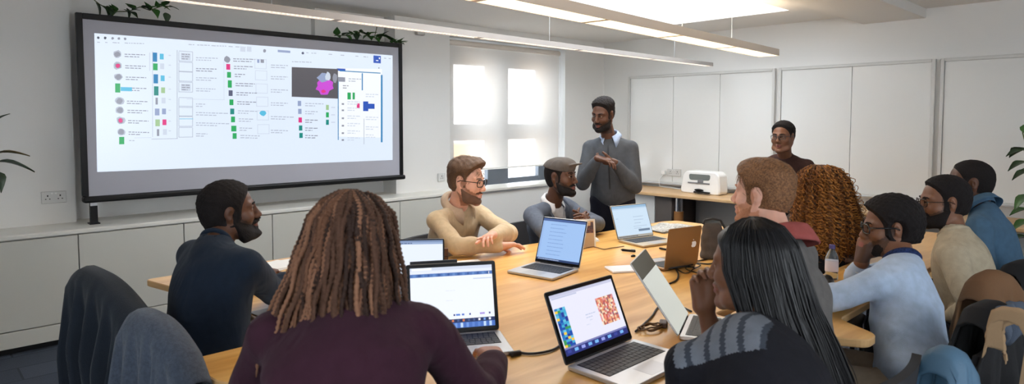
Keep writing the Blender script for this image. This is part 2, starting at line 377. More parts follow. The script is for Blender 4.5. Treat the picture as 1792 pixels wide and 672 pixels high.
# wall sockets
def socket(name, label, M, wdt, group=None, dbl=False):
    t = thing(name, label, 'socket', M.translation)
    MB(M).box(-wdt/2, wdt/2, -.012, 0, -.043, .043, bev=.004).build('face_plate', mat('socket_plate', rgb(206, 206, 204), .35), t)
    for cx in ((-wdt/4, wdt/4) if dbl else (0,)):
        for a_ in ((cx-.004, cx+.004, .006, .018), (cx-.016, cx-.008, -.014, -.008), (cx+.008, cx+.016, -.014, -.008)): MB(M).box(a_[0], a_[1], -.0135, -.011, a_[2], a_[3]).build('pin_slot', blackm, t)
    for cx in ((-.012, .012) if dbl else (.02,)): MB(M).box(cx-.006, cx+.006, -.0155, -.011, .022, .034, bev=.001).build('rocker_switch', whitem, t)
    return t
p = aty(94, 345, 5.655); socket('wall_socket', 'grey double wall socket at the far left above the ledge', Matrix.Translation(p), .15, dbl=True)
p = aty(772, 310, 5.555); socket('wall_socket', 'white wall socket beside the window, behind the beige sweater man', Matrix.Translation(p), .095, dbl=False)
Mb = Matrix.Translation(atx(1180, 302, 7.0475)) @ Matrix.Rotation(-math.pi/2, 4, 'Z')
t = socket('wall_socket', 'white double wall socket above the wooden bench by the far whiteboards', Mb, .2, dbl=True)
p = atx(1163, 302, 7.045); t = thing('power_plug', 'white plug pushed in beside the double socket above the wooden bench', 'plug', p)
MB().box(p.x-.045, p.x, p.y-.028, p.y+.028, p.z-.025, p.z+.025, bev=.008).build('plug_body', whitem, t)
MB().tube([(p.x-.03, p.y, p.z-.02), (p.x-.08, p.y+.03, p.z-.09), (p.x-.09, p.y+.01, .712), (p.x-.14, p.y-.3, .71), (p.x-.22, p.y-.75, .71)], .005, 6).build('cord', whitem, t, smooth=True)
s = MB().box(-.06, .06, -.05, 0, -.03, .03, bev=.012); p = aty(732, 58, 5.558)
o = MB(Matrix.Translation(p)).box(-.05, .05, -.06, 0, -.024, .024, bev=.01).build('wall_sensor', mat('sensor_grey', rgb(190, 190, 188), .4), smooth=False)
tag(o, 'small grey sensor box high on the wall right of the screen', 'sensor')
# whiteboards on the far wall
def board(label, ya, yb, seams, zb, zt=2.12):
    t = thing('whiteboard', label, 'whiteboard', (X1, (ya+yb)/2, zb))
    ys = [ya-.03]+seams+[yb+.03]
    for i in range(len(ys)-1):
        MB().box(X1-.03, X1-.002, ys[i+1]+.0025, ys[i]-.0025, zb+.03, zt-.03, bev=.002).build('panel', boardm, t)
    m = MB(); m.box(X1-.045, X1-.002, ya-.03, ya, zb, zt, bev=.004); m.box(X1-.045, X1-.002, yb, yb+.03, zb, zt, bev=.004); m.box(X1-.045, X1-.002, yb+.03, ya-.03, zt-.03, zt, bev=.004); m.box(X1-.05, X1-.002, yb+.03, ya-.03, zb, zb+.03, bev=.004)
    m.build('frame', bframe, t)
    MB().box(X1-.1, X1-.05, yb+.02, ya-.02, zb, zb+.018, bev=.004).build('pen_tray', alum, t)
board('white wall board with three tall panels behind the standing man and bench', 5.14, 3.17, [4.46, 3.83], .74)
board('white wall board with two panels behind the seated far man and curly hair woman', 3.13, 1.65, [2.38], .78)
board('glossy white wall board at the far right beside the green plant', 1.61, -1.0, [], .79)
struct(MB().box(X1-.02, X1, -2, 5.5, 0, .1, bev=.003).build('baseboard_back', whitem))
# radiator-like white panel and dark shelf under the bench
# long bench against the far wall
woodm = mat('bench_wood', rgb(205, 168, 122), .4, var=.12, vscale=4, stretch=(6, 1, 1))
t = thing('wooden_bench', 'long pale wooden bench along the far wall under the whiteboards', 'bench', (6.7, 3, 0))
MB().prism([(6.37, -.2), (7.03, -.2), (7.03, 5.16), (6.37, 5.16)], .665, .7, bev=.006).build('bench_top', woodm, t)
lw = mat('bench_leg_wood', rgb(150, 100, 52), .5); chrome = mat('chrome', rgb(220, 220, 224), .15, metal=1.)
for y in (4.02, 1.9, .2):
    l = MB().cyl((6.5, y, 0), (6.5, y, .5), .055, 18).build('leg', lw, t, smooth=True, angle=40)
    MB().cyl((6.5, y, .5), (6.5, y, .665), .045, 18).build('leg_collar', chrome, l, smooth=True, angle=40)
MB().box(6.46, 6.5, 4.32, 5.1, .12, .66, bev=.004).build('white_panel', whitem, t)
MB().box(6.44, 6.98, 4.08, 4.3, .02, .66, bev=.006).build('grey_panel', mat('bench_grey', rgb(92, 84, 80), .6), t)
MB().box(6.9, 6.96, -.1, 4.0, .33, .64, bev=.01).build('modesty_panel', mat('panel_grey', rgb(196, 194, 190), .5), t)
MB().box(6.5, 6.9, 0, 3.95, .2, .23, bev=.003).build('lower_shelf', mat('dark_wood', rgb(84, 54, 36), .5), t)
MB().box(6.86, 6.9, 0, 3.95, .02, .2, bev=.003).build('lower_rail', mat('dark_wood', rgb(84, 54, 36), .5), t)
# ------------------------------------------------------------------ projection screen
SY = 5.45
t = thing('projection_screen', 'large black framed projection screen showing a bright webpage of small swatches', 'screen', (2.32, SY, .97))
m = MB(); m.box(.955, .995, SY, SY+.04, 1.0, 2.31, bev=.004); m.box(3.655, 3.695, SY, SY+.04, 1.0, 2.31, bev=.004); m.box(.995, 3.655, SY, SY+.04, 2.268, 2.31, bev=.004)
m.build('frame', blackm, t)
MB().box(.955, 3.7, SY-.035, SY+.045, .955, 1.0, bev=.014).build('bottom_bar', blackm, t)
sf = MB().box(.99, 3.66, SY+.01, SY+.02, .995, 2.27).build('screen_surface', mat('screen_vinyl', rgb(176, 176, 186), .6), t)
post = MB(); post.box(1.0, 1.045, SY, SY+.04, .797, .955); post.box(.99, 1.055, SY-.02, SY+.06, .797, .806); post.build('support_post', blackm, t)
MB().box(1.0, 1.045, SY-.002, SY+.042, .93, .952).build('post_clamp', alum, t)
scr_white = emis('projected_white', rgb(226, 238, 255), .74)
YI = SY+.0085
a, b2, c2, d2 = aty(165, 58, YI), aty(687, 97, YI), aty(687, 280, YI), aty(170, 301, YI)
img = mesh_obj('projected_image', [a, b2, c2, d2], [(0, 1, 2, 3)], scr_white, sf, smooth=False)
cols = {'g': (40, 170, 95), 'b': (40, 130, 185), 'c': (90, 190, 225), 'd': (90, 95, 120), 'k': (80, 86, 100), 'p': (225, 50, 130), 'y': (165, 200, 150), 't': (30, 140, 130), 'l': (150, 165, 200), 'w': (246, 250, 255), 'n': (40, 85, 185), 'r': (180, 188, 204), 'f': (206, 216, 232), 'm': (88, 86, 92), 'v': (205, 75, 215), 'e': (146, 150, 164)}
keys = list(cols); cm = [emis('projected_'+k, rgb(*cols[k]), .74) for k in keys]
dec = MB(); lines_ = MB(); pic = MB(); _n = [0]; _tgt = [dec]
def R_(x, y, w, h, k, sl=None):
    """swatch seen at pixel (x, y) of the photograph, sized in those pixels; lies on the screen"""
    _n[0] += 1; Yd = YI-.0004-.00001*(_n[0] % 90); sl = .095-.166*(y-25-.095*(x-135))/max(1, (323-.1664*(x-140))) if sl is None else sl
    q = [aty(x+sx*w/2, y+sy*h/2+sl*sx*w/2, Yd) for sx, sy in ((-1, -1), (1, -1), (1, 1), (-1, 1))]
    _tgt[0].add(q, [(0, 1, 2, 3)], keys.index(k))
def blob(x, y, w, h, k, n=10):
    Yd = YI-.0006-.00001*(_n[0] % 90); _n[0] += 1
    q = [aty(x+w/2*math.cos(6.283*i/n)*(.8+.35*random.random()), y+h/2*math.sin(6.283*i/n)*(.8+.35*random.random()), Yd) for i in range(n)]
    _tgt[0].add(q, [list(range(n))], keys.index(k))
def line(x, y, w, k='r', words=True):
    e = x; old = _tgt[0]; _tgt[0] = lines_
    while e < x+w:
        l = random.uniform(2.5, 8); l = min(l, x+w-e); 
        if l > 1: R_(e+l/2, y+(e-x)*.03, l, 1.5, k)
        e += l+1.4
    _tgt[0] = old
def para(x, y, w, n=2, k='r'):
    for i in range(n): line(x, y+i*4, w*(1 if i < n-1 else random.uniform(.5, .9)), k)
# first column
for i, (y, k) in enumerate([(95, 'e'), (115, 'e'), (135, 'e'), (154, 'g'), (177, 'e'), (193, 'e'), (211, 'e'), (231, 'e'), (246, 'g')]):
    x = 205+i*1.0
    if k == 'g': R_(x-2+(2 if i > 6 else 0), y, 9, 16 if i < 6 else 13, 'g')
    else:
        blob(x, y, 16, 14, 'r'); blob(x, y, 11, 10, 'e')
        if i in (1, 6): blob(x, y, 8, 8, 'p')
    para(x+13, y, 36 if i < 8 else 14, 2 if i < 8 else 1, 'e' if i < 8 else 'r')
    if i == 3: R_(221, 156, 20, 7, 'c'); 
for i, (y, k, k2) in enumerate([(100, 'b', 'c'), (117, 'g', 'f'), (138, 'b', 'c'), (159, 't', 'y'), (177, 'e', 'f'), (196, 'l', 'l'), (215, 'y', 'p'), (232, 'e', 'f')]):
    R_(271+i*.8, y, 8 if k != 'e' else 4, 16 if k in 'bt' else 12, k); R_(283+i*.8, y-1, 7, 10, k2); R_(297, y-3, 4, 2, 'f')
R_(262, 108, 1.5, 32, 'f'); R_(267, 165, .8, 150, 'r'); R_(310, 165, 1.2, 155, 'r'); R_(288, 243, 46, 1, 'r'); R_(250, 241, 30, 1, 'f')
for i, y in enumerate((99, 118, 134, 153, 180, 195, 213, 232)):
    x = 325
    R_(x, y-9, 24, 1, 'r'); R_(x, y+8, 24, 1, 'r'); R_(x-12, y, 1, 17, 'r'); R_(x+12, y, 1, 17, 'r')
    if i in (0, 3): R_(x, y, 17, 12, 'f'); para(x-7, y-4, 14, 3, 'e')
    para(343, y+2, (38, 36, 36, 34, 16, 58, 60, 20)[i], 2, 'r' if i not in (1,) else 'e')
R_(326, 208, 24, 1, 'c'); R_(360, 174, 66, .8, 'f'); R_(392, 140, .8, 70, 'f')
for i, (y, k) in enumerate([(104, 'e'), (117, 'p'), (131, 'g'), (147, 'g'), (163, 'd'), (179, 'g'), (195, 't'), (209, 'g'), (225, 'g'), (238, 'g')]):
    x = 398+i*1.4
    if i == 0: blob(x, y, 11, 12, 'e')
    else: R_(x, y, 7 if i != 8 else 9, 10 if i != 3 else 13, k)
    para(x+10, y-1, (40, 34, 18, 34, 36, 34, 34, 26, 22, 34)[i], 2, 'e' if i < 6 else 'r')
for i, y in enumerate((112, 132, 155, 178, 202, 226)):
    x = 456+i; R_(x, y-8, 20, 1, 'f'); R_(x, y+8, 20, 1, 'f'); R_(x-10, y, 1, 17, 'f'); R_(x+10, y, 1, 17, 'f')
    if i == 0: R_(x-4, y-5, 4, 6, 'l'); R_(x+3, y-5, 6, 6, 'e')
    if i == 4: blob(x, y-4, 12, 10, 'c')
    para(474, y+2, 30 if i != 4 else 40, 2, 'r')
_tgt[0] = pic
R_(551, 145, 81, 52, 'm'); blob(568, 150, 30, 30, 'v', 16); blob(566, 136, 22, 16, 'l'); blob(574, 134, 10, 16, 'f'); blob(586, 136, 9, 18, 'e'); blob(566, 160, 8, 6, 'p')
_tgt[0] = dec
R_(630, 180, 77, 120, 'w'); R_(597, 122, 15, 4, 'n'); R_(630, 126, 72, 1.6, 'b'); R_(668, 190, 3, 118, 'b'); R_(592, 190, 1.5, 110, 'b'); R_(597, 139, 14, 8, 'e'); R_(634, 143, 2, 30, 'b')
R_(611, 168, 6, 12, 'g'); R_(619, 168, 4, 12, 'g'); R_(627, 185, 5, 8, 'p'); R_(640, 186, 9, 17, 'n'); R_(650, 186, 11, 9, 'n'); para(610, 138, 22, 2); para(600, 150, 10, 2, 'e')
for y in (182, 193, 207, 220, 233, 245): R_(600, y, 4, 3, 'e'); para(608, y-4, 22, 2, 'f')
for y in (165, 205, 222, 236): para(640, y, 22, 2, 'f')
R_(637, 230, 1, 45, 'r')
for i, (y, k) in enumerate([(181, 'l'), (195, 'l'), (210, 'p'), (224, 't'), (237, 't')]):
    R_(524+i*.7, y, 6, 9, k); para(534, y, 22 if i else 32, 2, 'e' if i > 1 else 'r')
for y, k in ((188, 'y'), (201, 'g'), (214, 't')): R_(573, y, 5, 9, k); R_(583, y, 7, 2, 'f')
line(511, 108, 34, 'r')
# tool bar
for x in (172, 184, 197, 208, 219): blob(x, 66+(x-172)*.04, 5, 5, 'k' if x < 190 else 'e')
for x, w in ((170, 5), (184, 4), (197, 14), (218, 34), (330, 10), (345, 22), (370, 26), (400, 8), (412, 18)): line(x, 74+(x-172)*.03 if x < 260 else 78+(x-330)*.05, w, 'r')
R_(425, 86, 9, 9, 'f'); R_(436, 86, 8, 9, 'f'); blob(463, 89, 6, 6, 'e'); R_(497, 90, 22, 4, 'l'); blob(530, 93, 5, 5, 'd'); 
for x, w in ((536, 5), (545, 10), (575, 8), (596, 8), (622, 5), (636, 8), (672, 4), (680, 5)): line(x, 92+(x-530)*.07, w, 'r')
R_(660, 104, 13, 13, 'n'); R_(660, 106, 4, 1.5, 'w'); R_(664, 102, 2, 3, 'w'); R_(663, 119, 2, 2, 'e')
dec.build('page_swatches', cm, img); lines_.build('text_lines', cm, img); pic.build('page_picture', cm, img)
# ------------------------------------------------------------------ pendant lamps
warm = emis('lamp_warm', (1., .80, .56, 1), 9.); cool = emis('lamp_neutral', (1., .92, .84, 1), 7.)
def pendant(label, A, B, z, w, h, em, hm, wires):
    A, B = V(A), V(B); L = (B-A).length; rz = math.atan2(B.y-A.y, B.x-A.x); mid = (A+B)/2
    t = thing('linear_pendant_lamp', label, 'lamp', (mid.x, mid.y, z), rz)
    M = Matrix.Translation((mid.x, mid.y, z)) @ Matrix.Rotation(rz, 4, 'Z')
    m = MB(); m.box(-L/2, L/2, -w/2, -w/2+.008, 0, h); m.box(-L/2, L/2, w/2-.008, w/2, 0, h); m.box(-L/2, -L/2+.01, -w/2+.008, w/2-.008, 0, h); m.box(L/2-.01, L/2, -w/2+.008, w/2-.008, 0, h); m.box(-L/2, L/2, -w/2, w/2, h, h+.006)
    m.build('housing', hm, t, False)
    MB().box(-L/2+.012, L/2-.012, -w/2+.01, w/2-.01, .022, .028).build('light_tube', em, t, False)
    if w > .1: MB().box(-L/2+.1, L/2-.1, -w/2+.02, w/2-.02, h+.006, h+.0085).build('added_up_light', em, t, False)  # upward glow added to brighten the ceiling
    m = MB(); n = int(L/.028)
    for i in range(n):
        x = -L/2+.02+i*(L-.04)/n; m.box(x, x+.0025, -w/2+.01, w/2-.01, .003, .022)
    m.box(-L/2+.012, L/2-.012, -.002, .002, .003, .022)
    m.build('louvre', mat('louvre_white', rgb(240, 232, 220), .4), t, False)
    for i in range(1, 5):
        MB().box(-L/2+i*L/5-.02, -L/2+i*L/5+.02, -w/2+.009, w/2-.009, .001, .006).build('joint_plate', hm, t, False)
    for x in wires:
        MB().cyl((x, 0, h), (x, 0, ZC-z), .0022, 6).build('suspension_wire', alum, t, False)
tanh = mat('lamp_housing', rgb(205, 196, 186), .5); greyh = mat('lamp_housing_grey', rgb(168, 162, 158), .5)
pendant('near linear pendant lamp glowing warm over the conference table', (1.2, 2.36, 0), (6.0, 2.77, 0), 2.15, .2, .055, warm, tanh, (-.75, .65, 1.55))
pendant('thin linear pendant lamp hanging nearer the projection screen and window', (.8, 3.6, 0), (6.75, 3.8, 0), 2.16, .085, .034, cool, greyh, (-2.2, .2, 2.2))
# ------------------------------------------------------------------ plants
leafm = mat('leaf_green', rgb(52, 92, 40), .4, var=.3, vscale=14); leafd = mat('leaf_dark', rgb(34, 58, 30), .4, var=.3, vscale=14); stemm = mat('stem', rgb(86, 92, 50), .6); leafb = mat('leaf_brown', rgb(112, 96, 60), .5, var=.2, vscale=20)
def leaf(m, base, d, up, L, W, mi=0, fold=.25, droop=.25):
    """ivy-like leaf: pointed outline, folded along its midrib and bent down"""
    base = V(base); d = V(d).normalized(); s = d.cross(V(up)).normalized(); n = s.cross(d)
    prof = [(0, .02), (.08, .55), (.2, .95), (.36, 1.), (.52, .78), (.7, .5), (.86, .22), (1, .01)]
    vs = []
    for t_, w_ in prof:
        c_ = base+d*(L*t_)-n*(droop*L*t_*t_)
        for k in (-1, -.5, 0, .5, 1): vs.append(c_+s*(k*w_*W/2)+n*(abs(k)*w_*W*fold*.5-.06*W*math.sin(abs(k)*3.1)))
    fs = [(i*5+k, i*5+k+1, (i+1)*5+k+1, (i+1)*5+k) for i in range(len(prof)-1) for k in range(4)]
    m.add(vs, fs, mi)
def vine(label, pts, leaves, name='ivy_plant', cat='plant', pot=None, mats=None, size=.075):
    t = thing(name, label, cat, pts[0][0] if pot is None else pot)
    m = MB()
    for p in pts: m.tube(p, .0035, 6)
    m.build('stem', stemm, t, smooth=True)
    f = MB()
    for p, d, L, mi in leaves: leaf(f, p, d, (0, 0, 1), L, L*.72, mi)
    f.build('foliage', mats or [leafm, leafd, leafb], t, smooth=True); return t
def scatter(px, Y, n, L, seed, down=.6):
    r = random.Random(seed); P = [aty(x, y, Y) for x, y in px]; out = []
    for i in range(n):
        k = r.random()*(len(P)-1); a, b_ = P[int(k)], P[min(int(k)+1, len(P)-1)]; q = a.lerp(b_, k % 1)
        d = V((r.uniform(-1, 1), r.uniform(-1, -.1), r.uniform(-down, .7))); out.append((q, d, L*r.uniform(.7, 1.3), r.choice((0, 0, 1))))
    return P, out
P, l1 = scatter([(150, -12), (175, 8), (200, 20), (225, 20), (245, 12), (262, 18), (285, 10), (300, 12)], 5.5, 22, .075, 3, .7)
l1 += [(aty(222, 14, 5.48), (.3, -.2, -1), .09, 1), (aty(290, 22, 5.48), (.1, -.3, -1), .09, 1), (aty(168, 4, 5.48), (.4, -.2, -.9), .1, 1), (aty(188, 10, 5.48), (.2, -.3, -1), .1, 1), (aty(275, 8, 5.48), (1, -.2, -.1), .09, 0)]
vine('trailing green ivy above the left end of the projection screen', [P], l1)
P, l1 = scatter([(585, 62), (610, 62), (630, 56), (655, 66), (672, 62), (690, 74), (703, 76)], 5.5, 46, .075, 5, .4)
l1 += [(aty(698, 74, 5.48), (.3, -.3, .6), .07, 0), (aty(700, 78, 5.48), (.4, -.3, -.8), .07, 1)]
vine('trailing green ivy on top of the right end of the projection screen', [P, [aty(655, 66, 5.6), aty(660, 46, 5.62), aty(668, 44, 5.62)]], l1)
potm = mat('terracotta_grey', rgb(120, 112, 104), .7)
def pot(t, x, y, z, r, h):
    MB(Matrix.Translation((x, y, z))).lathe([(r*.72, 0), (r*.78, .01), (r, h-.03), (r*1.06, h-.03), (r*1.06, h), (r*.92, h), (r*.9, h-.03), (.001, h-.035)], 28).build('pot', potm, t, smooth=True, angle=40)
t = vine('leafy plant reaching into view at the far left above the ledge', [[(.12, 5.46, .95), (.2, 5.43, 1.3), (.36, 5.4, 1.47), (.47, 5.36, 1.42)], [(.12, 5.46, .95), (.16, 5.44, 1.35), (.3, 5.42, 1.55)]],
     [(aty(-6, 268, 5.36), (.9, -.2, .12), .17, 2), (aty(-4, 282, 5.34), (.95, -.2, -.12), .2, 1), (aty(-8, 300, 5.38), (.3, -.3, -.8), .14, 1), (aty(-10, 214, 5.4), (.5, -.2, .6), .1, 1), (V((.2, 5.43, 1.3)), (-.5, -.5, .3), .16, 1), (V((.15, 5.44, 1.2)), (-.6, .2, .3), .16, 1)], 'potted_plant', 'plant', (.12, 5.46, .797))
pot(t, .12, 5.46, .797, .1, .17)
r = random.Random(11); pb = atd(1850, 400, 4.35); pb.z = 0; lv = []; st = []
for i in range(9):
    ang = r.uniform(0, 6.28); top = pb+V((math.cos(ang)*.25, math.sin(ang)*.25, r.uniform(1.1, 1.75))); st.append([pb+V((0, 0, .35)), pb+V((math.cos(ang)*.06, math.sin(ang)*.06, .8)), top])
    for k in range(7):
        q = st[-1][1].lerp(top, k/6.); lv.append((q, (math.cos(ang+r.uniform(-1.6, 1.6)), math.sin(ang+r.uniform(-1.6, 1.6)), r.uniform(-.5, .5)), r.uniform(.13, .2), r.choice((0, 1, 1))))
for x, y, dx, dz, L in ((1792, 262, -1, -.1, .12), (1796, 282, -1, -.25, .13), (1800, 298, -1, -.3, .12), (1800, 340, -.8, -.6, .14), (1798, 365, -.9, -.1, .12), (1800, 385, -.8, -.3, .13), (1802, 415, -.9, .1, .13)):
    q = atd(x, y, 4.2); lv.append((q, (dx*.72, -dx*.69, dz), L, r.choice((0, 1)))); st.append([pb+V((0, 0, .5)), (pb+q)/2+V((0, 0, .3)), q])
t = vine('tall green leafy plant at the far right in front of the glossy whiteboard', st, lv, 'potted_plant', 'plant', tuple(pb)); pot(t, pb.x, pb.y, 0, .19, .36)
# ================================================================== TABLES
def wood(name, c1, c2, rough=.3):
    m = bpy.data.materials.new(name); m.use_nodes = True; nt = m.node_tree; b = nt.nodes['Principled BSDF']; b.inputs['Roughness'].default_value = rough
    b.inputs['Coat Weight'].default_value = .15; b.inputs['Coat Roughness'].default_value = .2
    tc = nt.nodes.new('ShaderNodeTexCoord'); mp = nt.nodes.new('ShaderNodeMapping'); mp.inputs['Scale'].default_value = (.8, 6, 6); mp.inputs['Rotation'].default_value = (0, 0, .12)
    nt.links.new(tc.outputs['Object'], mp.inputs['Vector'])
    n = nt.nodes.new('ShaderNodeTexNoise'); n.inputs['Scale'].default_value = 1.6; n.inputs['Detail'].default_value = 7; n.inputs['Distortion'].default_value = 1.2; nt.links.new(mp.outputs['Vector'], n.inputs['Vector'])
    r = nt.nodes.new('ShaderNodeValToRGB'); r.color_ramp.elements[0].position = .32; r.color_ramp.elements[1].position = .7; r.color_ramp.elements[0].color = c1; r.color_ramp.elements[1].color = c2
    nt.links.new(n.outputs['Fac'], r.inputs['Fac']); nt.links.new(r.outputs['Color'], b.inputs['Base Color'])
    mp2 = nt.nodes.new('ShaderNodeMapping'); mp2.inputs['Scale'].default_value = (2, 60, 60); nt.links.new(tc.outputs['Object'], mp2.inputs['Vector'])
    n2 = nt.nodes.new('ShaderNodeTexNoise'); n2.inputs['Scale'].default_value = 3; nt.links.new(mp2.outputs['Vector'], n2.inputs['Vector'])
    bp = nt.nodes.new('ShaderNodeBump'); bp.inputs['Strength'].default_value = .08; bp.inputs['Distance'].default_value = .002; nt.links.new(n2.outputs['Fac'], bp.inputs['Height']); nt.links.new(bp.outputs['Normal'], b.inputs['Normal'])
    return m
oak = wood('table_oak', rgb(208, 150, 74), rgb(240, 192, 114)); edge = mat('table_edge', rgb(214, 172, 118), .45, var=.1, vscale=5, stretch=(1, 1, 8))
TZ = .74
def rounded(poly, r=.04, n=5):
    out = []
    for i in range(len(poly)):
        p, a, b = V(poly[i]), V(poly[i-1]), V(poly[(i+1) % len(poly)]); ra = min(r, (a-p).length*.4, (b-p).length*.4)
        q0 = p+(a-p).normalized()*ra; q1 = p+(b-p).normalized()*ra
        for k in range(n+1):
            t = k/n; out.append(tuple(q0*(1-t)**2+p*2*t*(1-t)+q1*t*t))
    return out
def table(name, label, poly, legs, loc):
    t = thing(name, label, 'table', loc)
    m = MB(); pl = rounded(poly); m.prism(pl, TZ-.032, TZ, bev=.004)
    n = len(pl); m.mi = [0, 0]+[1]*n*3; m.mi[1] = 0
    m.mi = [1]+[0]+[1]*(3*n)
    m.build('tabletop', [oak, edge], t)
    for x, y in legs: MB().box(x-.028, x+.028, y-.028, y+.028, 0, TZ-.033, bev=.006).build('leg', edge, t)
    return t
main_poly = [(.69, 2.06), (.92, 1.62), (1.60, 1.0), (2.45, 1.0), (2.45, 1.34), (3.5, 1.34), (3.55, 1.9), (4.54, 1.9), (4.54, 2.82), (4.42, 2.88), (3.1, 2.93), (2.5, 3.0), (1.95, 3.02), (1.95, 3.64), (.89, 3.64), (.95, 3.36), (1.05, 3.3), (1.03, 2.31), (.69, 2.31)]
ct = table('conference_table', 'large pale wood conference table in the middle covered with open laptops', main_poly, [(.76, 2.26), (1.75, 1.3), (2.4, 1.28), (4.45, 2.0), (4.42, 2.78), (1.02, 3.55), (1.88, 3.55), (2.6, 2.2)], (2.6, 2.2, 0))
MB().box(.8, 1.9, 2.1, 2.14, TZ-.1, TZ-.033).build('apron_rail', edge, ct)
side_poly = [(2.49, .92), (2.56, .78), (2.66, .78), (2.76, .95), (5.4, .95), (5.4, 1.3), (2.49, 1.3)]
table('side_table', 'narrow pale wood table along the right side under the water bottle', side_poly, [(2.9, 1.26), (5.3, 1.02), (5.3, 1.24), (4.25, 1.25)], (3.9, 1.04, 0))
# ================================================================== CHAIRS AND COATS
chm = mat('chair_fabric', rgb(42, 42, 46), .85, bump=.3, bscale=400); chl = mat('chair_metal', rgb(70, 70, 74), .35, metal=.8)
def chair(label, x, y, ang, top=.88, fab=None, group=None, wd=.44, lean=.05, stool=False):
    """seat centre at x, y; faces ang (degrees)"""
    t = thing('meeting_chair', label, 'chair', (x, y, 0), math.radians(ang), group); fab = fab or chm
    MB().box(-.21, .22, -wd/2, wd/2, .35, .392, bev=.018).build('seat', fab, t, False, smooth=True, angle=60)
    if stool:
        for sx in (-1, 1):
            for sy in (-1, 1): MB().tube([(sx*.18, sy*wd*.4, .365), (sx*.2, sy*wd*.43, 0)], .013, 8).build('leg', chl, t, False, smooth=True)
        return t
    m = MB(); n = 8
    vs, fs = [], []
    for i in range(n+1):
        z = .47+(top-.47)*i/n; xx = -.235-lean*((z-.43)/.45)
        w_ = wd/2*(1-.12*(i/n)**3)
        for k in range(9):
            yy = -w_+2*w_*k/8; cv = .03*(abs(yy)/(wd/2))**2; vs.append((xx+cv+.012, yy, z))
        for k in range(9):
            yy = -w_+2*w_*k/8; cv = .03*(abs(yy)/(wd/2))**2; vs.append((xx+cv-.016, yy, z))
    for i in range(n):
        for k in range(8):
            a = i*18+k; fs += [(a, a+1, a+19, a+18), (a+9+1, a+9, a+27, a+28)]
        a = i*18; fs += [(a+9, a, a+18, a+27), (a+8, a+17, a+35, a+26)]
    fs += [tuple(n*18+k for k in range(9))+tuple(n*18+9+k for k in range(8, -1, -1)), tuple(range(8, -1, -1))+tuple(range(9, 18))]
    m.add(vs, fs); m.build('backrest', fab, t, False, smooth=True, angle=50)
    for sx in (-1, 1):
        for sy in (-1, 1):
            m = MB()
            if sx > 0 or lean < 0: m.tube([(.2*sx, sy*wd*.43, .37), (.22*sx, sy*wd*.45, 0)], .011, 8)
            else: m.tube([(-.275, sy*wd*.36, .56), (-.235, sy*wd*.38, .46), (-.2, sy*wd*.43, .37), (-.25, sy*wd*.45, 0)], .011, 8)
            m.build('leg', chl, t, False, smooth=True)
    return t
def coat(name, label, cat, A, B, out, m, drop=.62, drop2=.3, nf=5, amp=.03, hump=.03, seed=1, flare=.08, thick=.012, collar=None, zmin=.1, spread=.05):
    """garment hung over a chair back: ridge from A to B, hanging on both sides; out = the side towards which it hangs lowest"""
    A, B, out = V(A), V(B), V(out).normalized(); r = random.Random(seed); ph = [r.uniform(0, 6.28) for _ in range(6)]
    along = (B-A).normalized(); nu, nv = 64, 40; vs, fs = [], []
    def ridge(u):
        q = A.lerp(B, u); q.z += hump*math.sin(math.pi*u)-.11*max(0, abs(u-.5)-.36)*5*abs(u-.5); return q
    t = thing(name, label, cat, tuple(((A+B)/2).xy)+(max(zmin, min(A.z, B.z)-drop),))
    for i in range(nu+1):
        u = i/nu; q = ridge(u)
        for j in range(nv+1):
            v = j/nv
            if v < .58: s = (1-v/.58)*drop; side = 1
            elif v < .68: s = 0; side = 1-2*(v-.58)/.1
            else: s = (v-.68)/.32*drop2; side = -1
            dn = min(s, q.z-zmin)
            fold = math.sin(2*math.pi*nf*u+ph[0]+.6*math.sin(2.2*u*6+ph[1])+dn*1.5)*.7+.35*math.sin(2*math.pi*nf*1.9*u+ph[2]-dn*2)
            k = min(1, (dn/.25)); off = .05*side+side*(amp*fold*k+spread*dn+amp*.5*k) if abs(side) == 1 else .05*side
            p = q+out*off+along*((u-.5)*flare*dn/.4+.012*k*math.sin(2*math.pi*nf*u+ph[3]))
            p.z += -dn+(.035*math.sqrt(max(0, 1-side*side)) if abs(side) < 1 else 0)+(.05*math.sin(3*u*3.14+ph[4]) if v < .02 else 0)
            p += out*.004*math.sin(40*u+9*v+ph[5])*k; vs.append(p)
    for i in range(nu):
        for j in range(nv): fs.append((i*(nv+1)+j, (i+1)*(nv+1)+j, (i+1)*(nv+1)+j+1, i*(nv+1)+j+1))
    o = mesh_obj('drape', vs, fs, m, t)
    md = o.modifiers.new('t', 'SOLIDIFY'); md.thickness = thick; md.offset = 0
    if collar is not None:
        cm_, ua, ub = collar; vs, fs = [], []
        for i in range(17):
            u = ua+(ub-ua)*i/16; q = ridge(u)
            for j in range(9):
                v = j/8; p = q+out*(.055+.03*math.sin(v*3.14)+.012*math.sin(9*u*3))+V((0, 0, .045-.13*v*(1-.5*abs(2*i/16-1)**2))); vs.append(p)
        for i in range(16):
            for j in range(8): fs.append((i*9+j, (i+1)*9+j, (i+1)*9+j+1, i*9+j+1))
        o = mesh_obj('collar', vs, fs, cm_, t); md = o.modifiers.new('t', 'SOLIDIFY'); md.thickness = .014
    return t
navyc = mat('navy_wool', rgb(26, 35, 46), .95, bump=.5, bscale=260, sheen=.1); greyw = mat('grey_wool', rgb(72, 82, 98), .95, bump=.8, bscale=320, sheen=.2, var=.18, vscale=90)
bk = mat('black_coat', rgb(19, 19, 22), .85, bump=.3, bscale=300); slate = mat('slate_collar', rgb(78, 88, 104), .9, bump=.5, bscale=250)
bluej = mat('blue_jacket', rgb(74, 108, 134), .6, bump=.2, bscale=120); brownc = mat('brown_coat', rgb(112, 80, 52), .85, bump=.3, bscale=260); tanc = mat('tan_coat', rgb(172, 142, 108), .85, bump=.3, bscale=240)
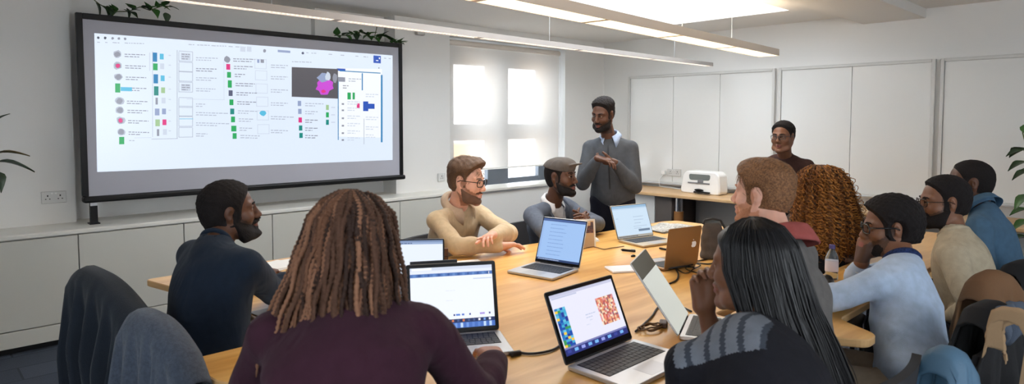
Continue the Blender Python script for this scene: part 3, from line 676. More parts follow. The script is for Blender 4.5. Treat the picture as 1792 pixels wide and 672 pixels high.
NA, NB, GA, GB = atd(140, 478, 2.55), atd(262, 590, 2.2), atd(232, 560, 2.12), atd(345, 668, 1.92)
coat('draped_coat', 'dark navy wool coat over the chair at the far left behind the seated man', 'coat', NA, NB, (-1, -.35, 0), navyc, drop=.75, drop2=.25, nf=5, amp=.042, hump=.05, seed=3, flare=-.1, spread=-.02)
coat('draped_coat', 'fuzzy grey wool coat over the nearest left chair', 'coat', GA, GB, (-1, -.35, 0), greyw, drop=.7, drop2=.25, spread=-.01, nf=4.5, amp=.03, hump=.06, seed=8, flare=.05)
def under(label, A, B, ang, k=.235, dz=.04):
    c_ = (A+B)/2; chair(label, c_.x+math.cos(math.radians(ang))*k, c_.y+math.sin(math.radians(ang))*k, ang, max(.6, min(A.z, B.z)-dz-.02), wd=.32, lean=-.02)
under('dark chair under the navy coat at the far left', NA, NB, 5); under('dark chair under the fuzzy grey coat at the lower left', GA, GB, 8)
# right hand row of chairs with coats
HA, HB = atd(1702, 566, 2.2), atd(1776, 572, 2.3)
coat('draped_coat', 'black coat with slate collar over the chair behind the pale blue sweatshirt', 'coat', HA, HB, (-.25, -1, 0), bk, drop=.72, drop2=.2, nf=3, amp=.03, hump=.05, seed=5, flare=.4, collar=(slate, .02, .62))
JA, JB = atd(1638, 652, 1.93), atd(1684, 658, 1.98)
coat('draped_jacket', 'dusty blue jacket hanging at the bottom right below the black coat', 'jacket', JA, JB, (-.25, -1, 0), bluej, drop=.8, drop2=.3, nf=2.5, amp=.03, hump=.05, seed=12, flare=.3, zmin=.004)
TA, TB = atd(1700, 522, 2.62), atd(1780, 530, 2.68)
coat('draped_coat', 'rust brown coat over the chair behind the oatmeal sweater', 'coat', TA, TB, (-.2, -1, 0), brownc, drop=.4, drop2=.2, nf=2, amp=.02, hump=.09, seed=6, flare=.15)
coat('draped_coat', 'tan coat hanging at the lower right edge in front of the black coat', 'coat', atd(1764, 560, 1.95), atd(1790, 566, 1.92), (-.2, -1, 0), tanc, drop=.85, drop2=.1, nf=1.5, amp=.006, hump=.004, seed=9, flare=.06, zmin=.004, spread=.0)
BA, BB = atd(1765, 478, 3.2), atd(1838, 478, 3.2)
coat('draped_coat', 'very dark coat over the chair behind the denim shirt', 'coat', BA, BB, (-.2, -1, 0), bk, drop=.7, drop2=.2, nf=3.5, amp=.025, hump=.03, seed=16, flare=.12)
under('dark chair under the black coat with the slate collar', HA, HB, 96); under('dark chair under the rust brown coat', TA, TB, 98); under('dark chair under the very dark coat at the right edge', BA, BB, 98)
# ================================================================== LAPTOPS
silver = mat('laptop_aluminium', rgb(196, 196, 198), .35, metal=.55); dgrey = mat('laptop_dark', rgb(50, 52, 58), .4, metal=.3); keym = mat('key_black', rgb(34, 34, 38), .5); bez = mat('bezel_black', rgb(14, 14, 18), .2)
champ = mat('laptop_champagne', rgb(188, 172, 146), .38, metal=.5); bronze = mat('laptop_bronze', rgb(150, 116, 78), .36, metal=.55); lidgrey = mat('lid_grey', rgb(120, 120, 112), .5)
_em = {}
def E_(r, g, b, s=1.):
    k = (r, g, b, s)
    if k not in _em: _em[k] = emis('pixels_%d' % len(_em), rgb(r, g, b), s*.8)
    return _em[k]
def laptop(label, L, R, w, dep, lidlen, lean, body, content, bg, bez_m=None, bz=.008, chin=.016, key_m=None, logo=False, z=TZ, pad=True, lidm=None):
    """L, R: ends of the hinge as the user sees them; content: (u0, v0, u1, v1, (r, g, b)) on the display"""
    L, R = V(L), V(R); x = (R-L).normalized(); mid = (L+R)/2; rz = math.atan2(x.y, x.x)
    t = thing('laptop', label, 'laptop', (mid.x, mid.y, z), rz)
    b = MB(); b.prism(rounded([(-w/2, -dep), (w/2, -dep), (w/2, 0), (-w/2, 0)], .012), .0022, .0155, bev=.0025)
    for sx in (-1, 1):
        for y in (-.02, -dep+.02): b.cyl((sx*(w/2-.03), y, .0006), (sx*(w/2-.03), y, .0028), .006, 8)
    base = b.build('base', body, t, False, smooth=True, angle=35)
    k = MB(); rows = 6; kw = w*.84; ky0, ky1 = -dep*.60, -.022
    k.box(-kw/2-.003, kw/2+.003, ky0-.003, ky1+.003, .0155, .0158, mi=1)
    for r_ in range(rows):
        ya = ky0+(ky1-ky0)*r_/rows; yb = ky0+(ky1-ky0)*(r_+1)/rows-.0025
        if r_ == 0: ws = [1, 1, 1, 1.2, 5, 1.2, 1, 1, 1]
        else: ws = [1+.12*(r_ % 3)]+[1]*12+[1.4-.12*(r_ % 3)]
        tot = sum(ws); xa = -kw/2
        for q in ws:
            xb = xa+kw*q/tot; k.box(xa+.001, xb-.0015, ya, yb, .0157, .0172); xa = xb
    k.build('keyboard', [key_m or keym, bez if body is not champ else dgrey], base, False)
    if pad: MB().box(-.055, .055, -dep+.012, -dep*.66, .0154, .0158).build('trackpad', mat('trackpad', rgb(178, 178, 182), .3, metal=.4), base, False)
    ML = Matrix.Translation((0, .002, .014)) @ Matrix.Rotation(-math.radians(lean), 4, 'X')
    l = MB(ML); l.prism(rounded([(-w/2, 0), (w/2, 0), (w/2, lidlen), (-w/2, lidlen)], .012), -.006, 0, bev=.002, M=Matrix.Rotation(math.pi/2, 4, 'X'))
    lid = l.build('lid', lidm or body, t, False, smooth=True, angle=35)
    MB(ML).cyl((-w*.36, .002, 0), (w*.36, .002, 0), .006, 12).build('hinge', dgrey, lid, False, smooth=True)
    MB(ML).box(-w/2+.003, w/2-.003, -.0008, .0002, .006, lidlen-.003).build('bezel', bez_m or bez, lid, False)
    x0, x1, z0, z1 = -w/2+bz, w/2-bz, chin, lidlen-bz
    ms = [bg]; s = MB(ML); s.add([(x0, -.0011, z0), (x1, -.0011, z0), (x1, -.0011, z1), (x0, -.0011, z1)], [(0, 1, 2, 3)])
    for i, (u0, v0, u1, v1, c) in enumerate(content):
        m_ = E_(*c) if isinstance(c, tuple) else c
        if m_ not in ms: ms.append(m_)
        d = -.0012-.000004*i; X = lambda u: x0+(x1-x0)*u; Z = lambda v: z0+(z1-z0)*v
        s.add([(X(u0), d, Z(v0)), (X(u1), d, Z(v0)), (X(u1), d, Z(v1)), (X(u0), d, Z(v1))], [(0, 1, 2, 3)], ms.index(m_))
    s.build('display', ms, lid, False)
    if logo:   # the bitten fruit emblem on the lid's back
        cx, cz, sc = logo; pts = []
        for i in range(40):
            a = 2*math.pi*i/40; r_ = .02*(1-.10*math.cos(a*2-math.pi)*(.5))
            px, pz = r_*math.cos(a)*.92, r_*math.sin(a)
            pz -= .004*math.exp(-(px/.006)**2)*(1 if pz > 0 else -.7)
            d = math.hypot(px-.024, pz-.002)
            if d < .0115: k_ = .0115/max(d, 1e-6); px, pz = .024+(px-.024)*k_, .002+(pz-.002)*k_
            pts.append((px*sc, pz*sc))
        m = MB(ML @ Matrix.Translation((cx, .0062, cz))); n = len(pts)
        m.add([(p, 0, q) for p, q in pts]+[(p, .0006, q) for p, q in pts], [list(range(n, 2*n))[::-1]]+[(i, (i+1) % n, n+(i+1) % n, n+i) for i in range(n)])
        lf = [(.001, .021), (.0035, .0275), (.009, .030), (.0065, .0235)]; m.add([(p*sc, 0, q*sc) for p, q in lf]+[(p*sc, .0006, q*sc) for p, q in lf], [(7, 6, 5, 4), (0, 1, 5, 4), (1, 2, 6, 5), (2, 3, 7, 6), (3, 0, 4, 7)])
        m.build('lid_emblem', mat('emblem_white', rgb(248, 248, 250), .2), lid, False)
    return t
def txt(u0, v, u1, n, c, h=.012, gap=.03, seed=0):
    r = random.Random(seed); out = []
    for i in range(n):
        u = u0; e = u0+(u1-u0)*(1 if i < n-1 else .6)*r.uniform(.8, 1)
        while u < e:
            l = min(r.uniform(.015, .05), e-u); out.append((u, v-i*gap, u+l, v-i*gap+h, c)); u += l+.008
    return out
G, B = (196, 204, 222), (66, 112, 190)
# nearest laptop of the braided woman
c1 = [(0, .95, 1, 1, (206, 214, 232)), (.02, .955, .26, .995, (240, 244, 250)), (0, .90, 1, .95, (226, 232, 246)), (0, .845, 1, .90, (74, 112, 178)), (0, .0, 1, .085, (70, 110, 190)), (0, .085, 1, .145, (30, 46, 92))]
r = random.Random(2)
for i in range(16): c1.append((.03+i*.06, .85, .05+i*.06+r.random()*.02, .893, (50, 86, 150) if i % 2 else (96, 134, 196)))
for i in range(15): c1.append((.03+i*.064, .10, .055+i*.064, .135, r.choice([(220, 226, 240), (120, 160, 230), (210, 120, 70), (70, 90, 140), (235, 235, 245)])))
for i in range(14): c1.append((.02+i*.07, .005, .05+i*.07, .08, r.choice([(160, 190, 235), (110, 150, 220), (190, 214, 246), (90, 130, 205)])))
c1 += [(.76, .775, .99, .79, (190, 202, 226)), (.955, .85, .965, .89, (220, 226, 240))]+txt(.42, .6, .62, 1, (222, 228, 244))+txt(.42, .44, .56, 1, (222, 228, 244))+[(u, .195, u+w_, .225, k) for u, w_, k in ((.5, .02, (60, 70, 130)), (.53, .05, (90, 130, 210)), (.6, .03, (90, 120, 200)), (.69, .02, (80, 90, 150)), (.82, .06, (170, 150, 220)), (.93, .02, (70, 70, 130)))]
laptop('open black framed laptop in front of the braided hair woman, wide toolbar screen', (1.33, 1.95), (1.635, 1.775), .345, .235, .262, 17, silver, c1, E_(238, 243, 255, .98), chin=.018, bz=.015, lidm=dgrey)
c2 = [(0, .955, 1, 1, (120, 140, 176)), (0, .90, 1, .955, (150, 170, 204)), (0, 0, 1, .05, (40, 50, 74)), (.0, .05, 1, .075, (205, 214, 232))]+txt(.06, .92, .9, 1, (60, 80, 120), .02)+txt(.05, .012, .95, 1, (160, 170, 190), .02)
laptop('open laptop left of the near laptop, beside the braided hair woman', (1.63, 2.68), (1.905, 2.465), .345, .215, .222, 18, dgrey, c2, E_(232, 240, 255, .95), chin=.02, key_m=mat('key_grey', rgb(120, 122, 132), .5), pad=False)
c3 = [(0, .94, 1, 1, (74, 98, 150)), (0, .0, 1, .05, (46, 66, 108)), (.0, .05, .045, .94, (150, 180, 226))]
for i in range(9): c3 += txt(.2, .86-i*.09, .86, 1, (120, 152, 206), .014, seed=i)
c3 += txt(.04, .015, .9, 1, (180, 196, 226), .018)
laptop('open silver laptop with a blue document on screen before the flat cap person', (2.57, 2.505), (2.62, 2.225), .29, .262, .262, 20, silver, c3, E_(160, 194, 240, .95), chin=.02)
# large laptop in the middle foreground with a mosaic picture on screen
c4 = [(0, .95, 1, 1, (196, 198, 222)), (.02, .92, .4, .945, (190, 196, 222)), (0, .0, 1, .10, (44, 52, 120)), (0, .10, 1, .13, (120, 124, 180))]
for i in range(9): c4.append((.03+i*.105, .035, .085+i*.105, .085, r.choice([(86, 110, 200), (150, 160, 230), (60, 70, 150), (120, 180, 240)])))
for i in range(13):
    for j in range(14):
        c4.append((.645+i*.0225, .265+j*.034, .645+(i+1)*.0225, .265+(j+1)*.034, r.choice([(214, 120, 96), (232, 176, 128), (190, 92, 84), (236, 204, 172), (168, 104, 92), (240, 150, 128), (146, 98, 110), (220, 146, 156), (244, 226, 202)])))
for i in range(4):
    for j in range(16): c4.append((.012+i*.04, .13+j*.04, .012+(i+1)*.04, .13+(j+1)*.04, r.choice([(40, 120, 190), (240, 200, 60), (30, 80, 170), (70, 170, 210), (60, 150, 90), (40, 60, 150), (100, 190, 220)])))
c4 += txt(.43, .52, .6, 2, (186, 196, 222), .016, .05)+txt(.47, .42, .56, 1, (200, 206, 228))+txt(.4, .36, .5, 1, (206, 212, 232))
laptop('large open laptop in the middle foreground showing a colourful mosaic picture', (1.545, 1.36), (1.915, 1.365), .372, .25, .242, 24, silver, c4, E_(232, 232, 248, .97), chin=.026, bz=.015, lidm=dgrey)
c5 = [(0, .76, 1, 1, lidgrey)]
laptop('tall thin laptop leaning far back beside the long black haired woman', (2.06, 1.265), (2.335, 1.388), .3, .21, .315, 35, silver, c5, E_(214, 218, 210, .82), bez_m=lidgrey, chin=.004, bz=.004)
c6 = [(0, .92, 1, 1, (150, 184, 214)), (0, .88, 1, .92, (186, 208, 230)), (0, 0, 1, .07, (168, 164, 154)), (.62, .16, .95, .23, (110, 128, 150))]+txt(.55, .62, .85, 3, (140, 160, 190), .012, .1)+txt(.06, .6, .16, 1, (150, 170, 200))+txt(.5, .32, .9, 2, (150, 168, 196), .012, .06)+txt(.03, .02, .95, 1, (90, 90, 96), .03)
laptop('open champagne laptop at the far end of the table near the standing person', (3.45, 2.585), (3.76, 2.52), .325, .24, .232, 21, champ, c6, E_(206, 226, 244, .95), chin=.006, bz=.006)
laptop('bronze laptop seen from behind with a white emblem on its lid', (3.185, 1.86), (2.955, 1.91), .25, .22, .222, 8, bronze, [(0, 0, 1, .1, (60, 80, 120))], E_(180, 196, 220, .9), logo=(-.075, .12, 1.))
# ================================================================== THINGS ON THE TABLES
paperm = mat('paper', rgb(236, 234, 230), .7); black2 = mat('cable_black', rgb(24, 22, 22), .45)
def slab(name, label, cat, cx, cy, w, d, h, rz, m, z=TZ, bev=.002, curl=0, group=None):
    t = MB(); n = 8
    if curl:
        vs = []
        for k in (0, 1):
            for i in range(n+1):
                for j in (0, 1):
                    x = -w/2+w*i/n; vs.append((x, -d/2+d*j, h*k+curl*(2*i/n-1)**2+.0004))
        f = []
        for i in range(n):
            a = i*2; b_ = a+2*(n+1); f += [(a, a+1, a+3, a+2), (b_, b_+2, b_+3, b_+1), (a, a+2, b_+2, b_), (a+1, b_+1, b_+3, a+3)]
        f += [(0, 2*(n+1), 2*(n+1)+1, 1), (2*n, 2*n+1, 4*n+3, 4*n+2)]
        t.add(vs, f)
    else: t.box(-w/2, w/2, -d/2, d/2, 0, h, bev=bev)
    o = t.build(name, m); o.location = (cx, cy, z); o.rotation_euler = (0, 0, rz); return tag(o, label, cat, group)
slab('tablet', 'white slim tablet lying near the bronze laptop', 'tablet', 2.83, 2.07, .20, .13, .012, -.55, mat('tablet_white', rgb(240, 240, 244), .25), bev=.004)
def sheets(label, cx, cy, w, d, n, rz, seed):
    t = thing('paper_stack', label, 'papers', (cx, cy, TZ), rz); r = random.Random(seed)
    for i in range(n):
        o = MB(Matrix.Rotation(r.uniform(-.25, .25), 4, 'Z')).box(-w/2, w/2, -d/2, d/2, .0008+i*.0022, .0026+i*.0022).build('sheet', paperm, t, False)
    return t
sheets('stack of white paper beside the champagne laptop at the far end', 3.27, 2.76, .22, .16, 8, .3, 1)
sheets('white papers on the table beyond the dark navy sweater', 1.5, 3.46, .24, .2, 4, .2, 2)
sheets('white papers below the sleeve of the dark navy sweater', 1.16, 2.58, .2, .24, 2, .1, 3)
sheets('white papers behind the water bottle on the right side table', 3.63, 1.15, .2, .14, 5, .5, 4)
sheets('white paper between the beige sweater and the brown leather case', 2.28, 2.78, .22, .14, 3, -.5, 5)
# propped picture card behind the blue screened laptop
t = thing('picture_card', 'propped tan card with a small dark picture, behind the blue screened laptop', 'card', (3.16, 2.62, TZ), -.55)
Mc = Matrix.Rotation(-.14, 4, 'X')
o = MB(Mc).box(-.06, .06, 0, .003, 0, .175).build('card', mat('card_tan', rgb(206, 178, 142), .6), t, False)
MB(Mc).box(-.064, .064, -.0012, 0, .168, .178).build('top_edge', paperm, o, False); MB(Mc).box(.054, .064, -.0012, 0, 0, .178).build('side_edge', paperm, o, False)
MB(Mc).box(.0, .05, -.0018, -.0005, .09, .16).build('picture', mat('card_picture', rgb(92, 52, 36), .4, var=.8, vscale=90), o, False)
MB().box(-.03, .03, .05, .056, 0, .15, M=Matrix.Rotation(.25, 4, 'X')).build('prop_leg', mat('card_tan', (0, 0, 0, 1)), t, False)
# folded newspaper at the far end
t = thing('newspaper', 'folded grey newspaper lying at the far end of the table near the bench', 'newspaper', (4.16, 2.62, TZ), -.25)
for i, (dx, z_) in enumerate(((0, .001), (.015, .006), (-.02, .011))):
    vs, fs = [], []
    for k in range(13):
        x = -.19+.38*k/12
        for j in (0, 1): vs.append((x+dx, -.12+.24*j, z_+.02*math.exp(-((x-.02)/.05)**2)*.9*(1 if i else .6)+.006*abs(math.sin(k*.8))))
    for k in range(12): fs.append((k*2, k*2+2, k*2+3, k*2+1))
    o = mesh_obj('sheet', vs, fs, [mat('newsprint', rgb(176, 176, 172), .8, var=.35, vscale=60)], t, False); md = o.modifiers.new('t', 'SOLIDIFY'); md.thickness = .003
# dark bag behind the bronze laptop
bagm = mat('bag_canvas', rgb(84, 74, 66), .8, bump=.4, bscale=200, var=.15, vscale=20)
Fd = Field(axis(-.2, .2, .008), axis(-.16, .16, .008), axis(-.02, .3, .008))
for z_, a, b_ in ((.02, .075, .05), (.07, .07, .045), (.12, .064, .034), (.17, .058, .02), (.195, .05, .012)): Fd.cone((-a+b_, 0, z_), (a-b_, 0, z_), b_, b_, k=.02)
Fd.half((0, 0, .002), (0, 0, -1)); Fd.wrinkle(.005, 40, 4); vs, fs = Fd.mesh()
t = thing('shoulder_bag', 'small brown grey canvas bag standing behind the bronze laptop', 'bag', (3.44, 1.9, TZ+.002), -.6); o = np_mesh('bag_body', vs, fs, bagm); attach(o, t, False)
MB().tube([(-.06, 0, .2), (-.05, .0, .225), (0, 0, .232), (.05, 0, .222), (.075, -.01, .17), (.085, -.012, .1), (.08, -.02, .05)], .007, 8).build('strap', mat('bag_strap', rgb(40, 36, 34), .6), t, False, smooth=True)
MB().box(.055, .085, -.03, -.002, .14, .17, bev=.005).build('buckle', blackm, t, False)
# brown case and dark folder behind the near laptops
t = thing('document_case', 'brown leather case standing upright beside the second laptop', 'case', (2.03, 2.76, TZ+.001), -.62)
o = MB(Matrix.Rotation(-.1, 4, 'X')).box(-.1, .1, -.012, .012, 0, .125, bev=.005).build('case_shell', mat('brown_leather', rgb(92, 62, 44), .5, bump=.2, bscale=150), t, False)
MB(Matrix.Rotation(-.1, 4, 'X')).tube([(-.03, 0, .122), (-.03, 0, .14), (.03, 0, .14), (.03, 0, .122)], .004, 8).build('handle', mat('brown_leather', rgb(92, 62, 44), .5), t, False, smooth=True)
MB(Matrix.Rotation(-.1, 4, 'X')).box(-.1, .1, -.0135, -.012, .08, .084).build('seam', black2, t, False)
t = thing('document_case', 'dark grey folder standing upright just behind the near laptop', 'case', (1.58, 2.0, TZ+.001), -.5)
o = MB(Matrix.Rotation(-.2, 4, 'X')).box(-.16, .03, -.007, .007, 0, .25, bev=.003).build('case_shell', dgrey, t, False)
MB(Matrix.Rotation(-.2, 4, 'X')).box(-.158, .028, -.009, -.007, .01, .24).build('pocket', mat('pocket_grey', rgb(66, 66, 70), .6), t, False)
MB().box(-.12, .0, .1, .106, 0, .2, M=Matrix.Rotation(.22, 4, 'X')).build('stand', dgrey, t, False)
# water bottle
t = thing('water_bottle', 'small clear water bottle with purple cap and pale label on the right side table', 'bottle', (3.42, 1.225, TZ))
pet = bpy.data.materials.new('clear_plastic'); pet.use_nodes = True; b_ = pet.node_tree.nodes['Principled BSDF']; b_.inputs['Transmission Weight'].default_value = .92; b_.inputs['Roughness'].default_value = .08; b_.inputs['IOR'].default_value = 1.2; b_.inputs['Base Color'].default_value = rgb(226, 236, 242)
o = MB().lathe([(.026, 0), (.031, .006), (.031, .03), (.029, .036), (.031, .042), (.031, .1), (.0295, .112), (.023, .135), (.0135, .15), (.0125, .165)], 28).build('bottle_body', pet, t, False, smooth=True)
MB().lathe([(.0315, .044), (.0318, .046), (.0318, .096), (.0315, .098)], 28).build('label_band', mat('bottle_label', rgb(222, 216, 226), .5), o, False, smooth=True)
MB().lathe([(.014, .158), (.0148, .16), (.0148, .176), (.013, .178)], 20).build('cap', mat('bottle_cap', rgb(86, 80, 140), .4), t, False, smooth=True, angle=40)
# dark folded sunglasses case by the bottle
Fd = Field(axis(-.1, .1, .005), axis(-.07, .07, .005), axis(-.01, .1, .005)); Fd.ell((0, 0, .03), (.05, .034, .034), k=.01); Fd.ell((.03, 0, .05), (.026, .03, .03), k=.02); Fd.half((0, 0, .001), (0, 0, -1)); vs, fs = Fd.mesh()
t = thing('black_pouch', 'small black shiny pouch in front of the water bottle', 'pouch', (3.14, 1.14, TZ), .5); attach(np_mesh('pouch_body', vs, fs, mat('pouch_black', rgb(20, 20, 22), .3, bump=.4, bscale=60)), t, False)
MB().tube([(-.045, .0, .035), (-.02, .034, .045), (.03, .036, .055), (.055, .0, .06)], .003, 6).build('zip', alum, t, False, smooth=True)
slab('card_box', 'small kraft box between the water bottle and the black pouch', 'box', 3.28, 1.19, .05, .04, .028, .4, mat('kraft', rgb(196, 156, 108), .7), bev=.003)
# cables
def cable(name, label, pts, r=.0035, plug=None, m=None, cat='cable'):
    P = [V(p) for p in pts]; S = []
    for i in range(len(P)-1):
        p0, p1, p2, p3 = P[max(i-1, 0)], P[i], P[i+1], P[min(i+2, len(P)-1)]
        for k in range(8):
            t = k/8; S.append(.5*((2*p1)+(p2-p0)*t+(2*p0-5*p1+4*p2-p3)*t*t+(3*p1-p0-3*p2+p3)*t**3))
    S.append(P[-1]); t = thing(name, label, cat, tuple(P[0])); MB().tube(S, r, 7).build('cord', m or black2, t, smooth=True)
    if plug: 
        a, b_ = V(plug[0]), V(plug[1]); MB().tube([a, a.lerp(b_, .15), b_.lerp(a, .15), b_], [.006, .01, .01, .005], 8).build('plug', m or black2, t, smooth=True)
    return t
def tz(x, y, z=TZ+.0055): return atz(x, y, z)
cable('charging_cable', 'black charging cable running from the near laptop to the middle foreground laptop', [tz(906, 616), tz(925, 619), tz(948, 617), tz(970, 611), tz(985, 600)], .0045, (tz(893, 620, .752), tz(912, 617)))
cable('charging_cable', 'dark cable curving between the mosaic laptop and the thin leaning laptop', [tz(1112, 580), tz(1128, 566), tz(1142, 552), tz(1152, 538), tz(1175, 530), tz(1210, 545)], .004)
cable('charging_cable', 'dark cable looping below the bronze laptop', [tz(1172, 496), tz(1184, 490), tz(1187, 480), tz(1184, 470), tz(1196, 466), tz(1215, 468)], .0045)
cable('thin_cable', 'thin dark cable tangled on the table right of the bronze laptop', [tz(1186, 472), tz(1200, 478), tz(1215, 470), tz(1226, 464), tz(1212, 462), tz(1200, 470), tz(1222, 478), tz(1238, 484), tz(1262, 488)], .0028)
cable('thin_cable', 'brown coiled cable end lying near the black haired woman', [tz(1240, 476), tz(1232, 478), tz(1229, 484), tz(1234, 488), tz(1239, 486), tz(1236, 481)], .0035, m=mat('cable_brown', rgb(98, 66, 34), .5))
cable('thin_cable', 'thin cable lying beside the picture card and paper stack', [tz(1018, 436), tz(1038, 432), tz(1056, 436), tz(1070, 434), tz(1092, 431)], .003, m=mat('cable_brown', rgb(98, 66, 34), .5))
cable('thin_cable', 'black cable end beside the brown grey bag', [tz(1246, 440), tz(1240, 452), tz(1226, 456), tz(1210, 458), tz(1238, 462), tz(1252, 459)], .004)
# pens and small things
def pen(label, a, b_, r=.005, m=None):
    a, b_ = V(a), V(b_); t = thing('pen', label, 'pen', tuple(a)); d = (b_-a)
    MB().tube([a+d*.12, a+d*.95, b_], [r, r, r*.8], 10).build('barrel', m or blackm, t, smooth=True); MB().tube([a, a+d*.12], [r*.2, r*.9], 10).build('tip', dgrey, t, smooth=True)
    MB().tube([b_-d*.3+V((0, 0, r*1.3)), b_+V((0, 0, r*1.3))], r*.3, 6).build('clip', alum, t, smooth=True)
pen('thick black pen lying alone in the middle of the far table', tz(1086, 437, TZ+.008), tz(1112, 439.5, TZ+.008), .007); pen('short black pen lying by the champagne laptop and bronze laptop', tz(1153, 434, TZ+.007), tz(1170, 437.5, TZ+.007), .006)
o = MB().lathe([(.002, 0), (.012, .001), (.013, .006), (.006, .011), (.001, .012)], 16).build('wrapper_scrap', blackm, smooth=True); o.location = atz(1108, 449, TZ+.0005); o.scale = (1.4, .9, 1); tag(o, 'small dark scrap lying near the thick black pen', 'scrap')
# loose coil of brown cable with its small adapter
p = atz(1138, 578, TZ); t = thing('cable_bundle', 'loose coil of brown cable with a small adapter before the thin leaning laptop', 'cable', tuple(p)); gm = mat('cable_brown', rgb(98, 66, 34), .5); pts = []
for i in range(90):
    a = i*.21; r_ = .034+.008*math.sin(i*.37); pts.append(p+V((r_*1.5*math.cos(a)+.012*math.sin(i*.11), r_*.8*math.sin(a), .006+.00012*i+.004*math.sin(i*.5)**2)))
MB().tube(pts, .0032, 6).build('cord', gm, t, smooth=True)
MB(Matrix.Translation(p+V((.075, -.01, 0))) @ Matrix.Rotation(.5, 4, 'Z')).box(-.028, .028, -.016, .016, .001, .022, bev=.005).build('adapter', mat('adapter_brown', rgb(74, 48, 36), .45), t)
MB().tube([pts[-1], pts[-1]+V((.02, .0, .004)), p+V((.052, -.02, .012))], .0032, 6).build('lead', gm, t, smooth=True)
# laminator-like white desk machine on the bench
t = thing('laminator', 'white rounded desk machine with a dark window on the wooden bench', 'machine', (6.75, 3.85, .7015), math.radians(-90-2))
m = MB(); poly = rounded([(-.26, 0), (.26, 0), (.245, .22), (.2, .26), (-.17, .26), (-.22, .22)], .05, 6)
m.prism(poly, -.09, .09, bev=.012, M=Matrix.Rotation(math.pi/2, 4, 'X')); m.build('housing', mat('machine_white', rgb(244, 244, 242), .3), t, False, smooth=True, angle=35)
m = MB(); m.prism(rounded([(-.13, .155), (.13, .16), (.14, .225), (-.14, .225)], .03, 5), .09, .093, M=Matrix.Rotation(math.pi/2, 4, 'X')); m.build('window', mat('machine_window', rgb(112, 118, 116), .2), t, False)
m = MB(); m.box(-.15, .13, -.096, -.09, .115, .13); m.box(-.02, .05, -.1, -.09, .13, .165, bev=.004); m.build('feed_slot', mat('machine_grey', rgb(120, 120, 124), .4), t, False)
m = MB(); m.box(-.06, .14, -.12, -.088, .012, .03, bev=.004); m.build('tray', blackm, t, False); MB().ball((.0, -.1, .045), (.06, .014, .014)).build('lever', blackm, t, False, smooth=True)
# ================================================================== PEOPLE
def skin(name, c): return mat('skin_'+name, c, .45, spec=.4, sss=.12, bump=.12, bscale=500, var=.06, vscale=25)
def fabric(name, c, **k):
    a = dict(rough=.92, bump=.35, bscale=420, sheen=.02, spec=.15, var=.07, vscale=30); a.update(k); return folds(mat('cloth_'+name, c, **a))
def folds(m):
    """broad soft creases in worn cloth"""
    nt = m.node_tree; b = nt.nodes['Principled BSDF']; tc = nt.nodes.new('ShaderNodeTexCoord'); mp = nt.nodes.new('ShaderNodeMapping'); mp.inputs['Scale'].default_value = (1, 1, .55)
    n = nt.nodes.new('ShaderNodeTexNoise'); n.inputs['Scale'].default_value = 13; n.inputs['Detail'].default_value = 2; n.inputs['Distortion'].default_value = 1.6
    try: n.noise_type = 'RIDGED_MULTIFRACTAL'
    except Exception: pass
    nt.links.new(tc.outputs['Object'], mp.inputs['Vector']); nt.links.new(mp.outputs['Vector'], n.inputs['Vector'])
    bp = nt.nodes.new('ShaderNodeBump'); bp.inputs['Strength'].default_value = .35; bp.inputs['Distance'].default_value = .012
    nt.links.new(n.outputs['Fac'], bp.inputs['Height'])
    old = [l.from_node for l in nt.links if l.to_socket == b.inputs['Normal']]
    if old: nt.links.new(old[0].outputs['Normal'], bp.inputs['Normal'])
    nt.links.new(bp.outputs['Normal'], b.inputs['Normal']); return m
def hairm(name, c, c2=None, **k):
    a = dict(rough=.55, bump=.9, bscale=160, spec=.35); a.update(k)
    if c2: a.update(var=.3, vscale=60, vcol=c2)
    return mat('hair_'+name, c, **a)
eye_white = mat('eye_white', rgb(150, 140, 132), .5); eye_dark = mat('eye_iris', rgb(36, 24, 18), .15)
def rot(yaw, pitch=0, roll=0):
    """degrees; +x looks forward, pitch > 0 looks down"""
    return Matrix.Rotation(math.radians(yaw), 3, 'Z') @ Matrix.Rotation(math.radians(pitch), 3, 'Y') @ Matrix.Rotation(math.radians(roll), 3, 'X')
